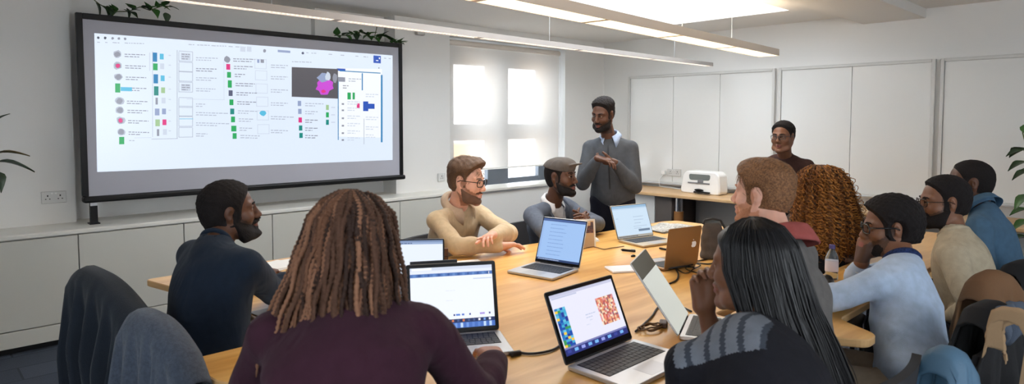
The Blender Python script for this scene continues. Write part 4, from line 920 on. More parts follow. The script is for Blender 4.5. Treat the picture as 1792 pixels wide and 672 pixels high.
def head_prims(Fd, T, R, t=0., s=1., ears=True, carve=True, fat=1.):
    Rn = np.array(R); P = lambda x, y, z: np.array(T(V((x*s, y*s, z*s)))); t_ = t
    e = lambda c, r, k=.02, op='u', RR=None: Fd.ell(P(*c), [q*s+t_ for q in r], Rn if RR is None else RR, k=k*s, op=op)
    cn = lambda a, b, ra, rb, k=.015, op='u': Fd.cone(P(*a), P(*b), ra*s+t_, rb*s+t_, k=k*s, op=op)
    e((-.014, 0, .034), (.100, .077, .087)); e((.028, 0, -.03), (.062, .06*fat, .085), .03)
    for y in (-1, 1):
        cn((-.005, .052*y*fat, -.045), (.035, .046*y*fat, -.088), .024, .022, .025); cn((.035, .044*y*fat, -.088), (.074, .012*y, -.107), .022, .018, .02)
        e((.056, .042*y*fat, -.026), (.026, .024, .022), .02)                       # cheekbone
        cn((.083, .012*y, .026), (.070, .046*y, .028), .010, .009, .015)           # brow ridge
    e((.078, 0, -.104), (.020, .022, .018), .02)
    if carve:
        for y in (-1, 1): e((.099, .031*y, .008), (.020, .019, .014), .014, 's')
    cn((.089, 0, .016), (.107, 0, -.022), .0085, .0105, .012); e((.109, 0, -.029), (.013, .013, .0115), .01)
    for y in (-1, 1): e((.100, .0135*y, -.034), (.0105, .0085, .0085), .008)
    cn((.088, -.016, -.060), (.097, 0, -.0585), .0062, .0075, .008); cn((.088, .016, -.060), (.097, 0, -.0585), .0062, .0075, .008)
    cn((.086, -.013, -.0735), (.094, 0, -.0745), .0065, .0082, .008); cn((.086, .013, -.0735), (.094, 0, -.0745), .0065, .0082, .008)
    if carve: cn((.101, -.022, -.0665), (.101, .022, -.0665), .0022, .0022, .004, 's')
    if carve:
        for y in (-1, 1):
            cn((.0835, .019*y, .0155), (.0775, .044*y, .0145), .0058, .0052, .006); cn((.0835, .021*y, .001), (.0775, .042*y, .002), .0035, .0035, .006)
    if ears:
        for y in (-1, 1):
            RR = np.array(R @ Matrix.Rotation(y*.35, 3, 'Z') @ Matrix.Rotation(.2, 3, 'Y'))
            e((-.012, .079*y, .002), (.0175, .0075, .031), .008, 'u', RR); e((-.011, .074*y, -.024), (.010, .006, .012), .006, 'u', RR); e((-.004, .0855*y, .002), (.009, .0055, .016), .006, 's', RR)
def hand(Fd, w, d, n, right, curl=(20, 25, 15), thumb=(.65, .6, .35), sc=1., spread=.05, splay=None):
    w, d = V(w), V(d).normalized(); n = V(n); n = (n-d*n.dot(d)).normalized(); th = d.cross(n) if right else n.cross(d)
    A = lambda v: np.array(v)
    kn = [(.088, .029), (.092, .010), (.088, -.010), (.080, -.028)]; L = [.074, .082, .076, .060]; rr = [.0088, .009, .0086, .0076]
    P = lambda x, y, z=0: w+d*(x*sc)+th*(y*sc)+n*(z*sc)
    for i, (x, y) in enumerate(kn): Fd.cone(A(P(0, y*.55)), A(P(x, y)), .0175*sc, .0115*sc, .02*sc)
    Fd.cone(A(P(.02, .02, .008)), A(P(.06, .026, .006)), .016*sc, .012*sc, .02*sc)
    for i, (x, y) in enumerate(kn):
        a = P(x, y); c_ = curl[i] if isinstance(curl[0], (tuple, list)) else curl; ang = 0; r0 = rr[i]*sc
        side = (y/.03)*spread
        for j, f in enumerate((.45, .31, .24)):
            ang += math.radians(c_[j]); dd = (d*math.cos(ang)+n*math.sin(ang)+th*side*math.cos(ang)).normalized(); b_ = a+dd*L[i]*f*sc
            Fd.cone(A(a), A(b_), r0, r0*.93, .004*sc); a = b_; r0 *= .93
    a = P(.028, .026, .004); v = d*thumb[0]+th*thumb[1]+n*thumb[2]
    for L_, r_, r2, tw in ((.042, .0125, .0105, 0), (.031, .0105, .0095, .35), (.026, .0095, .008, .7)):
        vv = (v.normalized()+(d*.6-th*.35+n*.25)*tw).normalized(); b_ = a+vv*L_*sc; Fd.cone(A(a), A(b_), r_*sc, r2*sc, .006*sc); a = b_
def frame_from(u, yaw):
    u = u.normalized(); l = V((-math.sin(math.radians(yaw)), math.cos(math.radians(yaw)), 0)); l = (l-u*l.dot(u)).normalized(); f = l.cross(u)
    return f, l, u, np.array([[f[i], l[i], u[i]] for i in range(3)])
def torso(Fd, J, t=0., k=.05, arms=(1, 1), legs=False, tl=None, cuff=.01, hemcut=None, belly=1., wide=1., at=None):
    f, l, u, R = J['fr']; pel, nk = J['pel'], J['neck']; A = np.array
    sp = nk-pel; H = sp.length; sc = J.get('sc', 1.)
    Fd.ell(A(pel+u*.02), (.115*belly+t, .165*wide+t, .12+t), R, k=.03)
    Fd.ell(A(pel+sp*.36+f*.005), (.112*belly+t, .148*wide+t, .16+t), R, k=.08)
    Fd.ell(A(pel+sp*.68+f*.002), (.112+t, .165*wide+t, .165+t), R, k=.08)
    for s, S in ((1, J['shL']), (-1, J['shR'])):
        Fd.cone(A(nk-u*.035), A(S-u*.0), .046+t, .044+t, .04)
        Fd.cone(A(pel+sp*.70+l*(.06*s)), A(S-u*.03-(S-nk)*.12), .08+t, .045+t, .04)
    if at is not None: t = at
    for i, (S, E, W) in enumerate(((J['shL'], J['elL'], J['wrL']), (J['shR'], J['elR'], J['wrR']))):
        if not arms[i]: continue
        Fd.cone(A(S-u*.005), A(E), .052+t, .042+t, .010); m = W+(E-W).normalized()*(cuff if not isinstance(cuff, tuple) else cuff[i])
        if isinstance(cuff, tuple): m = W+(E-W).normalized()*cuff[i]
        Fd.cone(A(E), A(E+(m-E)*.35), .041+t, .043+t, .012); Fd.cone(A(E+(m-E)*.35), A(m), .043+t, .029+t*1.0, .02)
    if legs:
        t = t if tl is None else tl
        for h, kn, an in ((J['hipL'], J['knL'], J['anL']), (J['hipR'], J['knR'], J['anR'])):
            Fd.cone(A(h), A(kn), .085+t, .058+t, .05); Fd.cone(A(kn), A(kn+(an-kn)*.35), .056+t, .056+t, .03); Fd.cone(A(kn+(an-kn)*.35), A(an), .056+t, .038+t, .03)
def resolve(p): return p if isinstance(p, Vector) else atd(*p)
def reach(S, E, W, la=.29, lf=.255):
    """keep shoulder and wrist, put the elbow so that the bones have human lengths, bending towards the wanted elbow"""
    d = W-S; L = d.length; mx = (la+lf)*.995
    if L > mx: W = S+d*(mx/L); d = W-S; L = mx
    a = (la*la-lf*lf+L*L)/(2*L); h = math.sqrt(max(1e-6, la*la-a*a)); x = d/L; q = (E-S)-x*(E-S).dot(x)
    q = q.normalized() if q.length > 1e-5 else V((0, 0, -1)); return S+x*a+q*h, W
class Person: pass
def person(label, head, hyaw, tyaw, pelvis, skinm, lipm, neck=None, hp=0, hr=0, hs=1., shw=.175, shL=None, shR=None, elL=None, elR=None, wrL=None, wrR=None,
           handL=None, handR=None, seated=True, top=None, topm=None, trm=None, fat=1., wide=1., belly=1., neckr=.052, facehi=False, topk=None, knees=None, eyes=True, keep=0, shoe=None, bodyarm=(0, 0), seed=0, la=.29, lf=.255, bake=None, hh=.0045, lap='', rise=0., seat=None, seat_top=.8, stub=None):
    label = label; q = Person(); hc = resolve(head); R = rot(hyaw, hp, hr); q.hc, q.R = hc, R
    T = lambda v: hc+R @ v
    ty = math.radians(tyaw); fh = V((math.cos(ty), math.sin(ty), 0)); lh = V((-math.sin(ty), math.cos(ty), 0))
    nk = resolve(neck) if neck else hc+V((0, 0, -.19*hs))-fh*.045
    pel = resolve(pelvis); J = {'neck': nk, 'pel': pel}; J['fr'] = frame_from(nk-pel, tyaw); f, l, u, Rt = J['fr']
    J['shL'] = resolve(shL) if shL else nk-V((0, 0, .07))+lh*shw+fh*.01
    J['shR'] = resolve(shR) if shR else nk-V((0, 0, .07))-lh*shw+fh*.01
    for s, k in ((1, 'L'), (-1, 'R')):
        E = dict(L=elL, R=elR)[k]; W = dict(L=wrL, R=wrR)[k]; S = J['sh'+k]
        E = resolve(E) if E else S+V((0, 0, -.24))+fh*.12+lh*(.06*s)
        W = resolve(W) if W else E+fh*.22-lh*(.08*s)+V((0, 0, .02))
        if k in lap: E = S+V((0, 0, -.27))+lh*(.05*s)-fh*.03; W = pel+fh*.13+lh*(.12*s)+V((0, 0, .085))
        E, W = reach(S, E, W, la, lf)
        if seated and k not in lap: E.z = max(E.z, .74+.072); W.z = max(W.z, .74+.052+rise)
        J['el'+k], J['wr'+k] = E, W
    for s, k in ((1, 'L'), (-1, 'R')):
        J['hip'+k] = pel+lh*(.085*s)+V((0, 0, -.02))
        if seated: J['kn'+k] = pel+fh*.42+lh*(.11*s); J['kn'+k].z = .50; J['an'+k] = J['kn'+k]+fh*.02+V((0, 0, -.41))
        else: J['hip'+k].z = pel.z-.04; J['kn'+k] = pel+lh*(.09*s)+fh*.03; J['kn'+k].z = .5; J['an'+k] = pel+lh*(.1*s)-fh*.02; J['an'+k].z = .09
    if knees: 
        for k in 'LR':
            if k in knees: J['kn'+k], J['an'+k] = knees[k]
    q.J = J; q.fh, q.lh = fh, lh
    base = V((pel.x, pel.y, 0)); t = thing('person', label, 'person', tuple(base)); q.t = t
    if seat: c_ = pel-fh*.02; chair(seat, c_.x, c_.y, tyaw, seat_top)
    # ---- body: one continuous surface
    fine = [(hc[i]-.15*hs, hc[i]+.15*hs, hh) for i in range(3)]; allp = [J[k] for k in J if k != 'fr']+[hc]
    lo = [min(p[i] for p in allp)-.22 for i in range(3)]; hi = [max(p[i] for p in allp)+.2 for i in range(3)]; lo[2] = 0.; fr = [[fine[i]] for i in range(3)]
    hands = []
    for k, hd, W in (('L', handL, J['wrL']), ('R', handR, J['wrR'])):
        E = J['el'+k]; d = (W-E).normalized(); h = dict(d=d, n=V((0, 0, -1)), curl=(18, 22, 14)); h.update(hd or {})
        h['w'] = W+d*.012; hands.append((k, h))
        if hd is not None:
            c_ = h['w']+V(h['d']).normalized()*.08
            for i in range(3): fr[i].append((c_[i]-.12, c_[i]+.12, h.get('res', .0038)))
    Fd = Field(*[axis(lo[i], hi[i], .017, fr[i]) for i in range(3)])
    torso(Fd, J, -.016, legs=True, tl=-.014, wide=wide, belly=belly, cuff=-.005, at=-.006)
    for an, kn in ((J['anL'], J['knL']), (J['anR'], J['knR'])):
        Fd.cone(np.array(an-V((0, 0, .035))), np.array(an+fh*.15-V((0, 0, .05))), .038, .03, .03)
    nr = neckr*hs
    Fd.cone(np.array(nk-u*.06), np.array(T(V((-.022, 0, -.045))*hs)), nr*1.12, nr, .03)
    head_prims(Fd, T, R, 0, hs, fat=fat)
    for k, h in hands: hand(Fd, h['w'], h['d'], h['n'], k == 'R', h['curl'], h.get('thumb', (.65, .6, .35)), h.get('sc', 1.), h.get('spread', .05))
    vs, fs = Fd.mesh()
    c_ = vs[fs].mean(1); loc = (c_-np.array(hc)) @ np.array(R)/hs
    lips = (np.abs(loc[:, 1]) < .021-.5*np.abs(loc[:, 2]+.067)) & (np.abs(loc[:, 2]+.067) < .0115) & (loc[:, 0] > .083)
    mi = lips.astype(int)
    if stub is not None:   # short stubble on the skin around the beard
        wob = .003*np.sin(loc[:, 0]*310+loc[:, 1]*170)*np.sin(loc[:, 2]*260+loc[:, 1]*210)
        cheek = -(.55*loc[:, 0]+loc[:, 2]+.016)/1.14 > -.007+wob; side = (loc[:, 0] > -.006+wob) & (loc[:, 0] < .03+wob) & (loc[:, 2] < .03) & (np.abs(loc[:, 1]) > .04)
        st = (cheek | side) & (loc[:, 0] > -.018) & (loc[:, 2] > -.145) & (loc[:, 2] < .04) & (np.abs(loc[:, 1]) < .074) & ~lips & ~((loc[:, 0] > .09) & (loc[:, 2] > -.045)); mi = np.where(st, 2, mi)
    np_mesh('body', vs, fs, [skinm, lipm]+([stub] if stub else []), t, mi=mi, relax=1)
    # ---- eyes and brows
    MH = Matrix.Translation(hc) @ R.to_4x4() @ Matrix.Scale(hs, 4); q.MH = MH
    if eyes:
        for y in (-1, 1):
            m = MB(MH); m.ball((.0735, .0315*y, .0075), .0112, 0, seg=10); m.ball((.0796, .0315*y, .0075), (.0058, .0058, .0058), 1, seg=8); m.build('eye', [eye_white, eye_dark], t, smooth=True)
    # ---- trousers, shoes
    trm = trm or fabric('dark_trousers', rgb(38, 40, 48))
    P = [J[k] for k in ('hipL', 'hipR', 'knL', 'knR', 'anL', 'anR', 'pel')]
    Ft = Field(*[axis(min(p[i] for p in P)-.22, max(p[i] for p in P)+.2, .013) for i in range(3)])
    Ft.ell(np.array(pel+u*.02), (.110*belly, .156*wide, .12), Rt, k=.03)
    for k in 'LR':
        h, kn, an = J['hip'+k], J['kn'+k], J['an'+k]; a = an+(kn-an)*.03
        Ft.cone(np.array(h), np.array(kn), .096, .072, .05); Ft.cone(np.array(kn), np.array(a), .07, .062, .03)
    Ft.wrinkle(.004, 38, seed+5); vs, fs = Ft.mesh(); np_mesh('trousers', vs, fs, trm, t, relax=1)
    for k in 'LR':
        an = J['an'+k]; m = MB(Matrix.Translation((an.x, an.y, 0)) @ Matrix.Rotation(ty, 4, 'Z')); sec = [(-.075, .03, .075), (-.03, .038, .1), (.03, .042, .085), (.09, .047, .062), (.15, .043, .05), (.185, .02, .035)]
        vs, fs = [], []
        for x, w_, h_ in sec:
            for z, s_ in ((.004, 1), (.02, 1.06), (h_*.75, .85), (h_, .35)): vs += [(x, -w_*s_, z), (x, w_*s_, z)]
        for i in range(len(sec)-1):
            a = i*8; b_ = a+8
            order = [0, 2, 4, 6, 7, 5, 3, 1]
            for j in range(8): p0, p1 = order[j], order[(j+1) % 8]; fs.append((a+p0, a+p1, b_+p1, b_+p0))
        fs += [tuple([0, 2, 4, 6, 7, 5, 3, 1]), tuple(x+8*(len(sec)-1) for x in (1, 3, 5, 7, 6, 4, 2, 0))]
        m.add(vs, fs); m.build('shoe', shoe or mat('shoe_dark', rgb(34, 30, 28), .4), t, smooth=True)
    # ---- top garment
    if topm: q.top = garment(q, top or 'sweater', topm, .014, seed=seed, wide=wide, belly=belly, **(topk or {}))
    return q
def garment(q, name, m, t, seed=0, cuff=.012, hem=-.1, neckhole=.053, wr=.0045, wf=30, res=.0095, opening=None, arms=(1, 1), wide=1., belly=1., label=None, hood=None, cut=None, mi=None, backcollar=None, rise_neck=True):
    J = q.J; f, l, u, Rt = J['fr']; keys = ['pel', 'neck', 'shL', 'shR', 'elL', 'elR', 'wrL', 'wrR']; P = [J[k] for k in keys]
    Fg = Field(*[axis(min(p[i] for p in P)-.2, max(p[i] for p in P)+.2, res) for i in range(3)])
    torso(Fg, J, t, arms=arms, cuff=cuff, wide=wide, belly=belly)
    nk = J['neck']
    if hood: Fg.ell(np.array(nk-f*.085-u*.03), (.06, .1, .055), Rt, k=.04); Fg.cone(np.array(nk-l*.07-f*.04), np.array(nk-l*.05+f*.05-u*.04), .025, .02, .03); Fg.cone(np.array(nk+l*.07-f*.04), np.array(nk+l*.05+f*.05-u*.04), .025, .02, .03)
    if backcollar: Fg.cone(np.array(nk-u*.02), np.array(nk+(q.hc-nk)*.3), backcollar, backcollar*.98, .02)
    up = (q.hc+q.R @ V((-.03, 0, -.05))-nk).normalized()
    if rise_neck: Fg.cone(np.array(nk-up*.06), np.array(nk+up*.004), .072, .06, .03)
    Fg.wrinkle(wr*1.3, wf, seed+1); Fg.wrinkle(-wr*1.5, wf*.55, seed+2, 4, True)
    up = (q.hc+q.R @ V((-.03, 0, -.05))-nk).normalized()
    Fg.cone(np.array(nk+up*.012), np.array(nk+up*.3), neckhole, neckhole*1.1, .01, 's')
    Fg.half(J['pel']+u*hem, -u)
    if opening: opening(Fg, q)
    if cut: cut(Fg, q)
    vs, fs = Fg.mesh(); ms = m if isinstance(m, list) else [m]
    mi_ = None
    if mi is not None: mi_ = mi(vs[fs].mean(1), q)
    o = np_mesh(name, vs, fs, ms, q.t, mi=mi_, relax=1)
    if label: o['label'] = label
    return o
def neckband(q, m, r=.062, tube=.010, drop=.0, name='neckband'):
    J = q.J; f, l, u, _ = J['fr']; nk = J['neck']; up = (q.hc+q.R @ V((-.03, 0, -.05))-nk).normalized(); l2 = (l-up*l.dot(up)).normalized(); f2 = l2.cross(up)
    pts = [nk+up*(drop+.006+.010*(-math.cos(a)))+f2*(math.cos(a)*r)+l2*(math.sin(a)*r) for a in [i*2*math.pi/36 for i in range(37)]]
    MB().tube(pts, tube, 8).build(name, m, q.t, smooth=True)
def collar(q, m, r=.06, h=.036, gap=28, point=.05, name='shirt_collar', z0=.02, flare=.02, label=None):
    """folded shirt collar: a band round the neck and a fall that ends in two points in front"""
    J = q.J; f, l, u, _ = J['fr']; nk = J['neck']; up = (q.hc+q.R @ V((-.03, 0, -.05))-nk).normalized(); l2 = (l-up*l.dot(up)).normalized(); f2 = l2.cross(up); n = 44; vs, fs = [], []
    for i in range(n+1):
        a = math.radians(gap+(360-2*gap)*i/n); e = abs(2*i/n-1); pt = max(0, (e-.72)/.28)**1.3; bk_ = (1-math.cos(a))/2
        rad = f2*math.cos(a)+l2*math.sin(a); base = z0+.018*bk_
        for k, (dr, dz) in enumerate(((0, -.012), (.002, .012), (.004, h*.8), (.010, h), (.016, h*.75), (.019+flare*.4, h*.2), (.022+flare, -.012-point*pt))):
            vs.append(nk+rad*(r+dr+(.012*pt if k > 4 else 0))+up*(base+dz)+(f2*.012*pt if k > 4 else V()))
    for i in range(n):
        for k in range(6): fs.append((i*7+k, (i+1)*7+k, (i+1)*7+k+1, i*7+k+1))
    o = mesh_obj(name, vs, fs, m, q.t); md = o.modifiers.new('t', 'SOLIDIFY'); md.thickness = .0035; md.offset = 0
    if label: o['label'] = label
    return o
# ---- hair
def local_mesh(q, Fd, name, m, relax=1, label=None):
    vs, fs = Fd.mesh(); M = np.array(q.MH); vs = vs @ M[:3, :3].T+M[:3, 3]; o = np_mesh(name, vs, fs, m, q.t, relax=relax)
    if label: o['label'] = label
    return o
def bumpy(Fd, amp, fr, seed):
    X, Y, Z = Fd.ax[0][:, None, None], Fd.ax[1][None, :, None], Fd.ax[2][None, None, :]; r = np.random.default_rng(seed); a = r.random(6)*6
    Fd.f = Fd.f+(amp*(np.sin(fr*X+a[0]+2*np.sin(fr*.31*Y+a[1]))*np.sin(fr*Y*1.07+a[2])*np.sin(fr*Z*.93+a[3]+1.5*np.sin(fr*.27*X)))).astype(np.float32)
def ell_d(Fd, c, r):
    X, Y, Z = Fd.ax[0][:, None, None]-c[0], Fd.ax[1][None, :, None]-c[1], Fd.ax[2][None, None, :]-c[2]
    k0 = np.sqrt((X/r[0])**2+(Y/r[1])**2+(Z/r[2])**2); k1 = np.sqrt((X/r[0]**2)**2+(Y/r[1]**2)**2+(Z/r[2]**2)**2)+1e-6
    return k0*(k0-1)/k1
def cap_hair(q, m, top=.016, side=.010, back=.012, front=.062, nape=-.075, amp=.002, fr=220, seed=0, temple=.0, res=.0034, lift=0., name='hair', fade=.016, fat=1., sides_z=.02):
    """hair grown out of the scalp: thickness varies from the sides to the top and thins to nothing at the hairline"""
    Fd = Field(axis(-.17, .14, res), axis(-.13, .13, res), axis(-.13, .19, res))
    head_prims(Fd, lambda v: v, Matrix.Identity(3), 0, 1., ears=False, carve=False, fat=fat)
    Fd.ell((-.040, 0, -.008), (.064, .058, .08), k=.03)
    X, Y, Z = Fd.ax[0][:, None, None], Fd.ax[1][None, :, None], Fd.ax[2][None, None, :]
    g = np.minimum(ell_d(Fd, (.126, 0, front-.088), (.100+temple, .155, .104)), ell_d(Fd, (.080, 0, -.115), (.078, .15, .13)))
    for y in (-1, 1): g = np.minimum(g, ell_d(Fd, (-.008, .085*y, -.004), (.024, .03, .036)))
    g = np.minimum(g, (Z-nape)+(X+.06)*-.3)
    wt = np.clip((Z-sides_z)/.07, 0, 1); wt = wt*wt*(3-2*wt); bk_ = np.clip((-X-.02)/.06, 0, 1)
    th = side+(back-side)*bk_; th = th+(top-th)*wt+lift*np.clip(X/.06, 0, 1)*wt
    w = np.clip(g/fade, 0, 1)**.75
    nz = 0
    if amp:
        r = np.random.default_rng(seed); a = r.random(6)*6
        nz = amp*np.sin(fr*X+a[0]+2*np.sin(fr*.31*Y+a[1]))*np.sin(fr*Y*1.07+a[2]+np.sin(fr*.4*Z))*np.sin(fr*Z*.93+a[3]+1.5*np.sin(fr*.27*X))
    Fd.f = (Fd.f+.0015-(th+.0015+nz)*w).astype(np.float32)
    return local_mesh(q, Fd, name, m)
def beard(q, m, t=.007, amp=.0017, moust=True, seed=3, upper=0., fr=400, fat=1., chin=0.):
    res = .0034; Fd = Field(axis(-.06, .15, res), axis(-.1, .1, res), axis(-.17, .03, res)); I = Matrix.Identity(3)
    head_prims(Fd, lambda v: v, I, 0., 1., ears=False, carve=False, fat=fat)
    X, Y, Z = Fd.ax[0][:, None, None], Fd.ax[1][None, :, None], Fd.ax[2][None, None, :]
    line = -(.55*X+Z+.016-upper)/1.14; lw = np.clip(line/.026, 0, 1)                      # below the cheek line
    sd = np.minimum(np.clip((X+.004)/.008, 0, 1), np.clip((.026-X)/.010, 0, 1))*np.clip((.03-Z)/.03, 0, 1)*(np.abs(Y) > .03)*.28; lw = np.maximum(lw, sd)
    sb = np.clip((X+.014+.25*(Z))/.02, 0, 1); jaw = np.clip((Z+.128+chin*1.5-.25*(X-.07))/.02, 0, 1)
    mo = np.clip(ell_d(Fd, (.100, 0, -.0665), (.026, .022, .0105))/.006, 0, 1)
    w = np.minimum(np.minimum(lw, sb), np.minimum(jaw, mo))
    if moust:
        d = np.abs(Z+.0475+.28*np.abs(Y)); mw = np.clip((.0085-d)/.004, 0, 1)*np.clip((.034-np.abs(Y))/.006, 0, 1)*np.clip((X-.06)/.01, 0, 1)*.6; w = np.maximum(w, mw)
    r = np.random.default_rng(seed); a = r.random(4)*6; nz = amp*np.sin(fr*X+a[0]+2*np.sin(fr*.3*Y))*np.sin(fr*Y+a[1])*np.sin(fr*Z+a[2])
    ch = 1+chin/.006*np.clip((-.085-Z)/.03, 0, 1)*.8
    Fd.f = (Fd.f+.0015-(t*ch+.0015+nz)*w).astype(np.float32)
    return local_mesh(q, Fd, 'beard', m)
def brows(q, m, r=.0034):
    for y in (-1, 1):
        MB(q.MH).tube([(.0945, .011*y, .0265), (.0925, .026*y, .0325), (.083, .042*y, .0305), (.076, .05*y, .024)], [r*.8, r, r*.9, r*.3], 8).build('eyebrow', m, q.t, smooth=True)
def glasses(q, m, w=.026, h=.018, r=.0022, square=.6, tint=None, dz=0., dx=0.):
    t = bpy.data.objects.new('glasses', None)
    lens = glassm; parts = MB(q.MH); lm = MB(q.MH)
    for y in (-1, 1):
        pts = []
        for i in range(29):
            a = i*2*math.pi/28; ca, sa = math.cos(a), math.sin(a); ex = 2/(2+square*2); cx = math.copysign(abs(ca)**ex, ca)*w; cz = math.copysign(abs(sa)**ex, sa)*h
            pts.append((.106+dx-.16*abs(cx+y*.0)*0-.012*((cx*y+w)/(2*w)), .033*y+cx, .005+dz+cz))
        parts.tube(pts, r, 6, cap=False); lm.add(pts[:-1], [list(range(28))])
        parts.tube([(.094+dx, .060*y, .012+dz), (.06, .077*y, .012+dz), (.0, .083*y, .010+dz), (-.018, .084*y, .0+dz)], r*.9, 6)
    parts.tube([(.1075+dx, -.009, .008+dz), (.112+dx, 0, .012+dz), (.1075+dx, .009, .008+dz)], r, 6)
    o = parts.build('glasses', m, q.t, smooth=True); g = lm.build('lens', glassm, o); return o
def scalp_strands(q, n, m, L=.03, r=.0009, seed=0, lay=.5, front=.06, nape=-.07, off=.012, mats=1, segs=6, name='hair_strands'):
    """short combed strands over the cap"""
    r_ = np.random.default_rng(seed); S = []
    while len(S) < n:
        v = r_.normal(size=3); v /= np.linalg.norm(v); p = np.array([-.014, 0, .036])+v*np.array([.100, .077, .087])
        if p[2] < nape or (p[0] > .045 and p[2] < front-.01) or (p[0] > .0 and p[2] < .005) or (abs(p[1]) > .06 and p[0] > -.04 and p[2] < .025): continue
        comb = np.array([-.55, 0, -.55]) if p[2] < .08 else np.array([-.6, .2*np.sign(v[1]), .15]); comb = comb+r_.normal(size=3)*.25; nn = v/np.array([.100, .077, .087]); nn /= np.linalg.norm(nn); comb = comb-nn*(comb@nn); comb /= np.linalg.norm(comb)+1e-6; d0 = nn*(1-lay)*.5+comb*lay+(nn*.25 if p[2] > .09 else 0)
        tt = np.linspace(0, 1, segs)[:, None]; l = L*(.6+.8*r_.random()); path = p+v*off*(.85 if p[2] > .07 else .5)+d0*l*tt-nn*l*.18*tt**2; S.append(path)
    S = np.array(S); M = np.array(q.MH); S = S @ M[:3, :3].T+M[:3, 3]; vs, fs = np_tubes(S, np.linspace(1, .3, segs)*r*1., 4)
    mi = None
    if isinstance(m, list): mi = np.repeat(r_.integers(0, len(m), n), len(fs)//n)
    return np_mesh(name, vs, fs, m, q.t, mi=mi)
def long_strands(q, n, prof, yaw, seed, rad, m, u0=(0, .45), u1=(.85, 1.), phi=(-180, 180), depth=.03, wave=0., wfreq=10, segs=40, bead=0., beadn=12, tubeseg=5, name='hair_strands', jit=.01, taper=.4, skip=None, gather=None):
    """strands that leave the crown and fall over an envelope; prof rows: (u, z, half width, half depth, shift x)"""
    r = np.random.default_rng(seed); P = np.array(prof); R = np.array(rot(yaw)); S = []; RR = []; tries = 0
    while len(S) < n and tries < n*20:
        tries += 1
        ph = math.radians(r.uniform(*phi)); a = r.uniform(*u0); b_ = r.uniform(*u1); dl = -depth*r.random()**1.3; uu = np.linspace(a, b_, segs)
        z = np.interp(uu, P[:, 0], P[:, 1]); wy = np.interp(uu, P[:, 0], P[:, 2])+dl; wx = np.interp(uu, P[:, 0], P[:, 3])+dl; sx = np.interp(uu, P[:, 0], P[:, 4]); sy = np.interp(uu, P[:, 0], P[:, 5]) if P.shape[1] > 5 else 0
        wy = np.maximum(wy, .004); wx = np.maximum(wx, .004)
        j1, j2 = r.normal(size=2)*jit; tt = np.linspace(0, 1, segs); p1, p2 = r.uniform(0, 6.28, 2)
        phs = ph+.25*j1/jit*.3*tt*(1 if jit else 0)+(.05*np.sin(5*tt+p1))
        L = np.stack([sx+wx*np.cos(phs)+j1*tt, sy+wy*np.sin(phs)+j2*tt, z], 1)
        if wave:
            w = wfreq*(.8+.5*r.random()); en = np.minimum(1, tt*4)
            L[:, 0] += wave*en*np.cos(w*tt*6.28+p1)*(.6+.8*r.random()); L[:, 1] += wave*en*np.sin(w*tt*6.28+p1)*(.6+.8*r.random()); L[:, 2] += wave*.5*en*np.sin(w*tt*6.28+p2)
        if skip is not None and skip(L, ph): continue
        rr = rad*(.75+.5*r.random())*(1-taper*tt**3)
        if bead: rr = rr*(1-bead+bead*2*np.abs(np.sin(beadn*(.9+.2*r.random())*np.pi*tt*(b_-a)+p2))**.8)
        rr = rr*np.minimum(1, (1-tt)*12+.25); S.append(L); RR.append(rr)
    S = np.array(S) @ R.T+np.array(q.hc); vs, fs = np_tubes(S, np.array(RR), tubeseg); k = len(fs)//len(S)
    mi = np.repeat(np.array([r.integers(0, len(m)) for _ in range(len(S))]), k) if isinstance(m, list) else None
    return np_mesh(name, vs, fs, m, q.t, mi=mi)
def env_core(q, prof, yaw, m, shrink=.03, name='hair_core', amp=.004, seed=1, nphi=48, nz=40, phi=(-180, 180)):
    """closed inner mass under the strands"""
    P = np.array(prof); R = np.array(rot(yaw)); us = np.linspace(.0, .96, nz); vs = []; r = np.random.default_rng(seed)
    full = phi[1]-phi[0] >= 360
    for u_ in us:
        z = np.interp(u_, P[:, 0], P[:, 1])-shrink*.4; wy = max(.002, np.interp(u_, P[:, 0], P[:, 2])-shrink); wx = max(.002, np.interp(u_, P[:, 0], P[:, 3])-shrink); sx = np.interp(u_, P[:, 0], P[:, 4]); sy = np.interp(u_, P[:, 0], P[:, 5]) if P.shape[1] > 5 else 0
        for k in range(nphi):
            a = math.radians(phi[0]+(phi[1]-phi[0])*k/(nphi if full else nphi-1)); w = 1+amp/.1*math.sin(7*a+u_*9)*.6; vs.append((sx+wx*w*math.cos(a), sy+wy*w*math.sin(a), z))
    vs = np.array(vs) @ R.T+np.array(q.hc); fs = []
    for i in range(nz-1):
        for k in range(nphi): fs.append((i*nphi+k, i*nphi+(k+1) % nphi, (i+1)*nphi+(k+1) % nphi, (i+1)*nphi+k))
    fs += [tuple(range(nphi))[::-1], tuple(range((nz-1)*nphi, nz*nphi))]
    return mesh_obj(name, [tuple(v) for v in vs], fs, m, q.t)
# ---- the people -------------------------------------------------------------------------------------------------
sk_deep = skin('deep', rgb(92, 60, 44)); lip_deep = skin('deep_lip', rgb(112, 62, 54)); sk_brown = skin('brown', rgb(122, 82, 60)); lip_brown = skin('brown_lip', rgb(138, 80, 70))
sk_fair = skin('fair', rgb(224, 172, 150)); lip_fair = skin('fair_lip', rgb(206, 148, 132)); sk_tan = skin('tan', rgb(178, 122, 92)); lip_tan = skin('tan_lip', rgb(168, 94, 84))
afro = hairm('black_afro', rgb(30, 26, 26), bscale=240, rough=.8, spec=.2); brownh = hairm('brown', rgb(84, 62, 46), rgb(110, 82, 60), bscale=120, stretch=(1, 3, 3)); gingh = hairm('ginger', rgb(98, 66, 42), rgb(150, 106, 70), bscale=120, stretch=(1, 3, 3))
brownb = hairm('brown_beard', rgb(104, 76, 60), bscale=260); gbeard = hairm('ginger_beard', rgb(178, 120, 88), bscale=260)
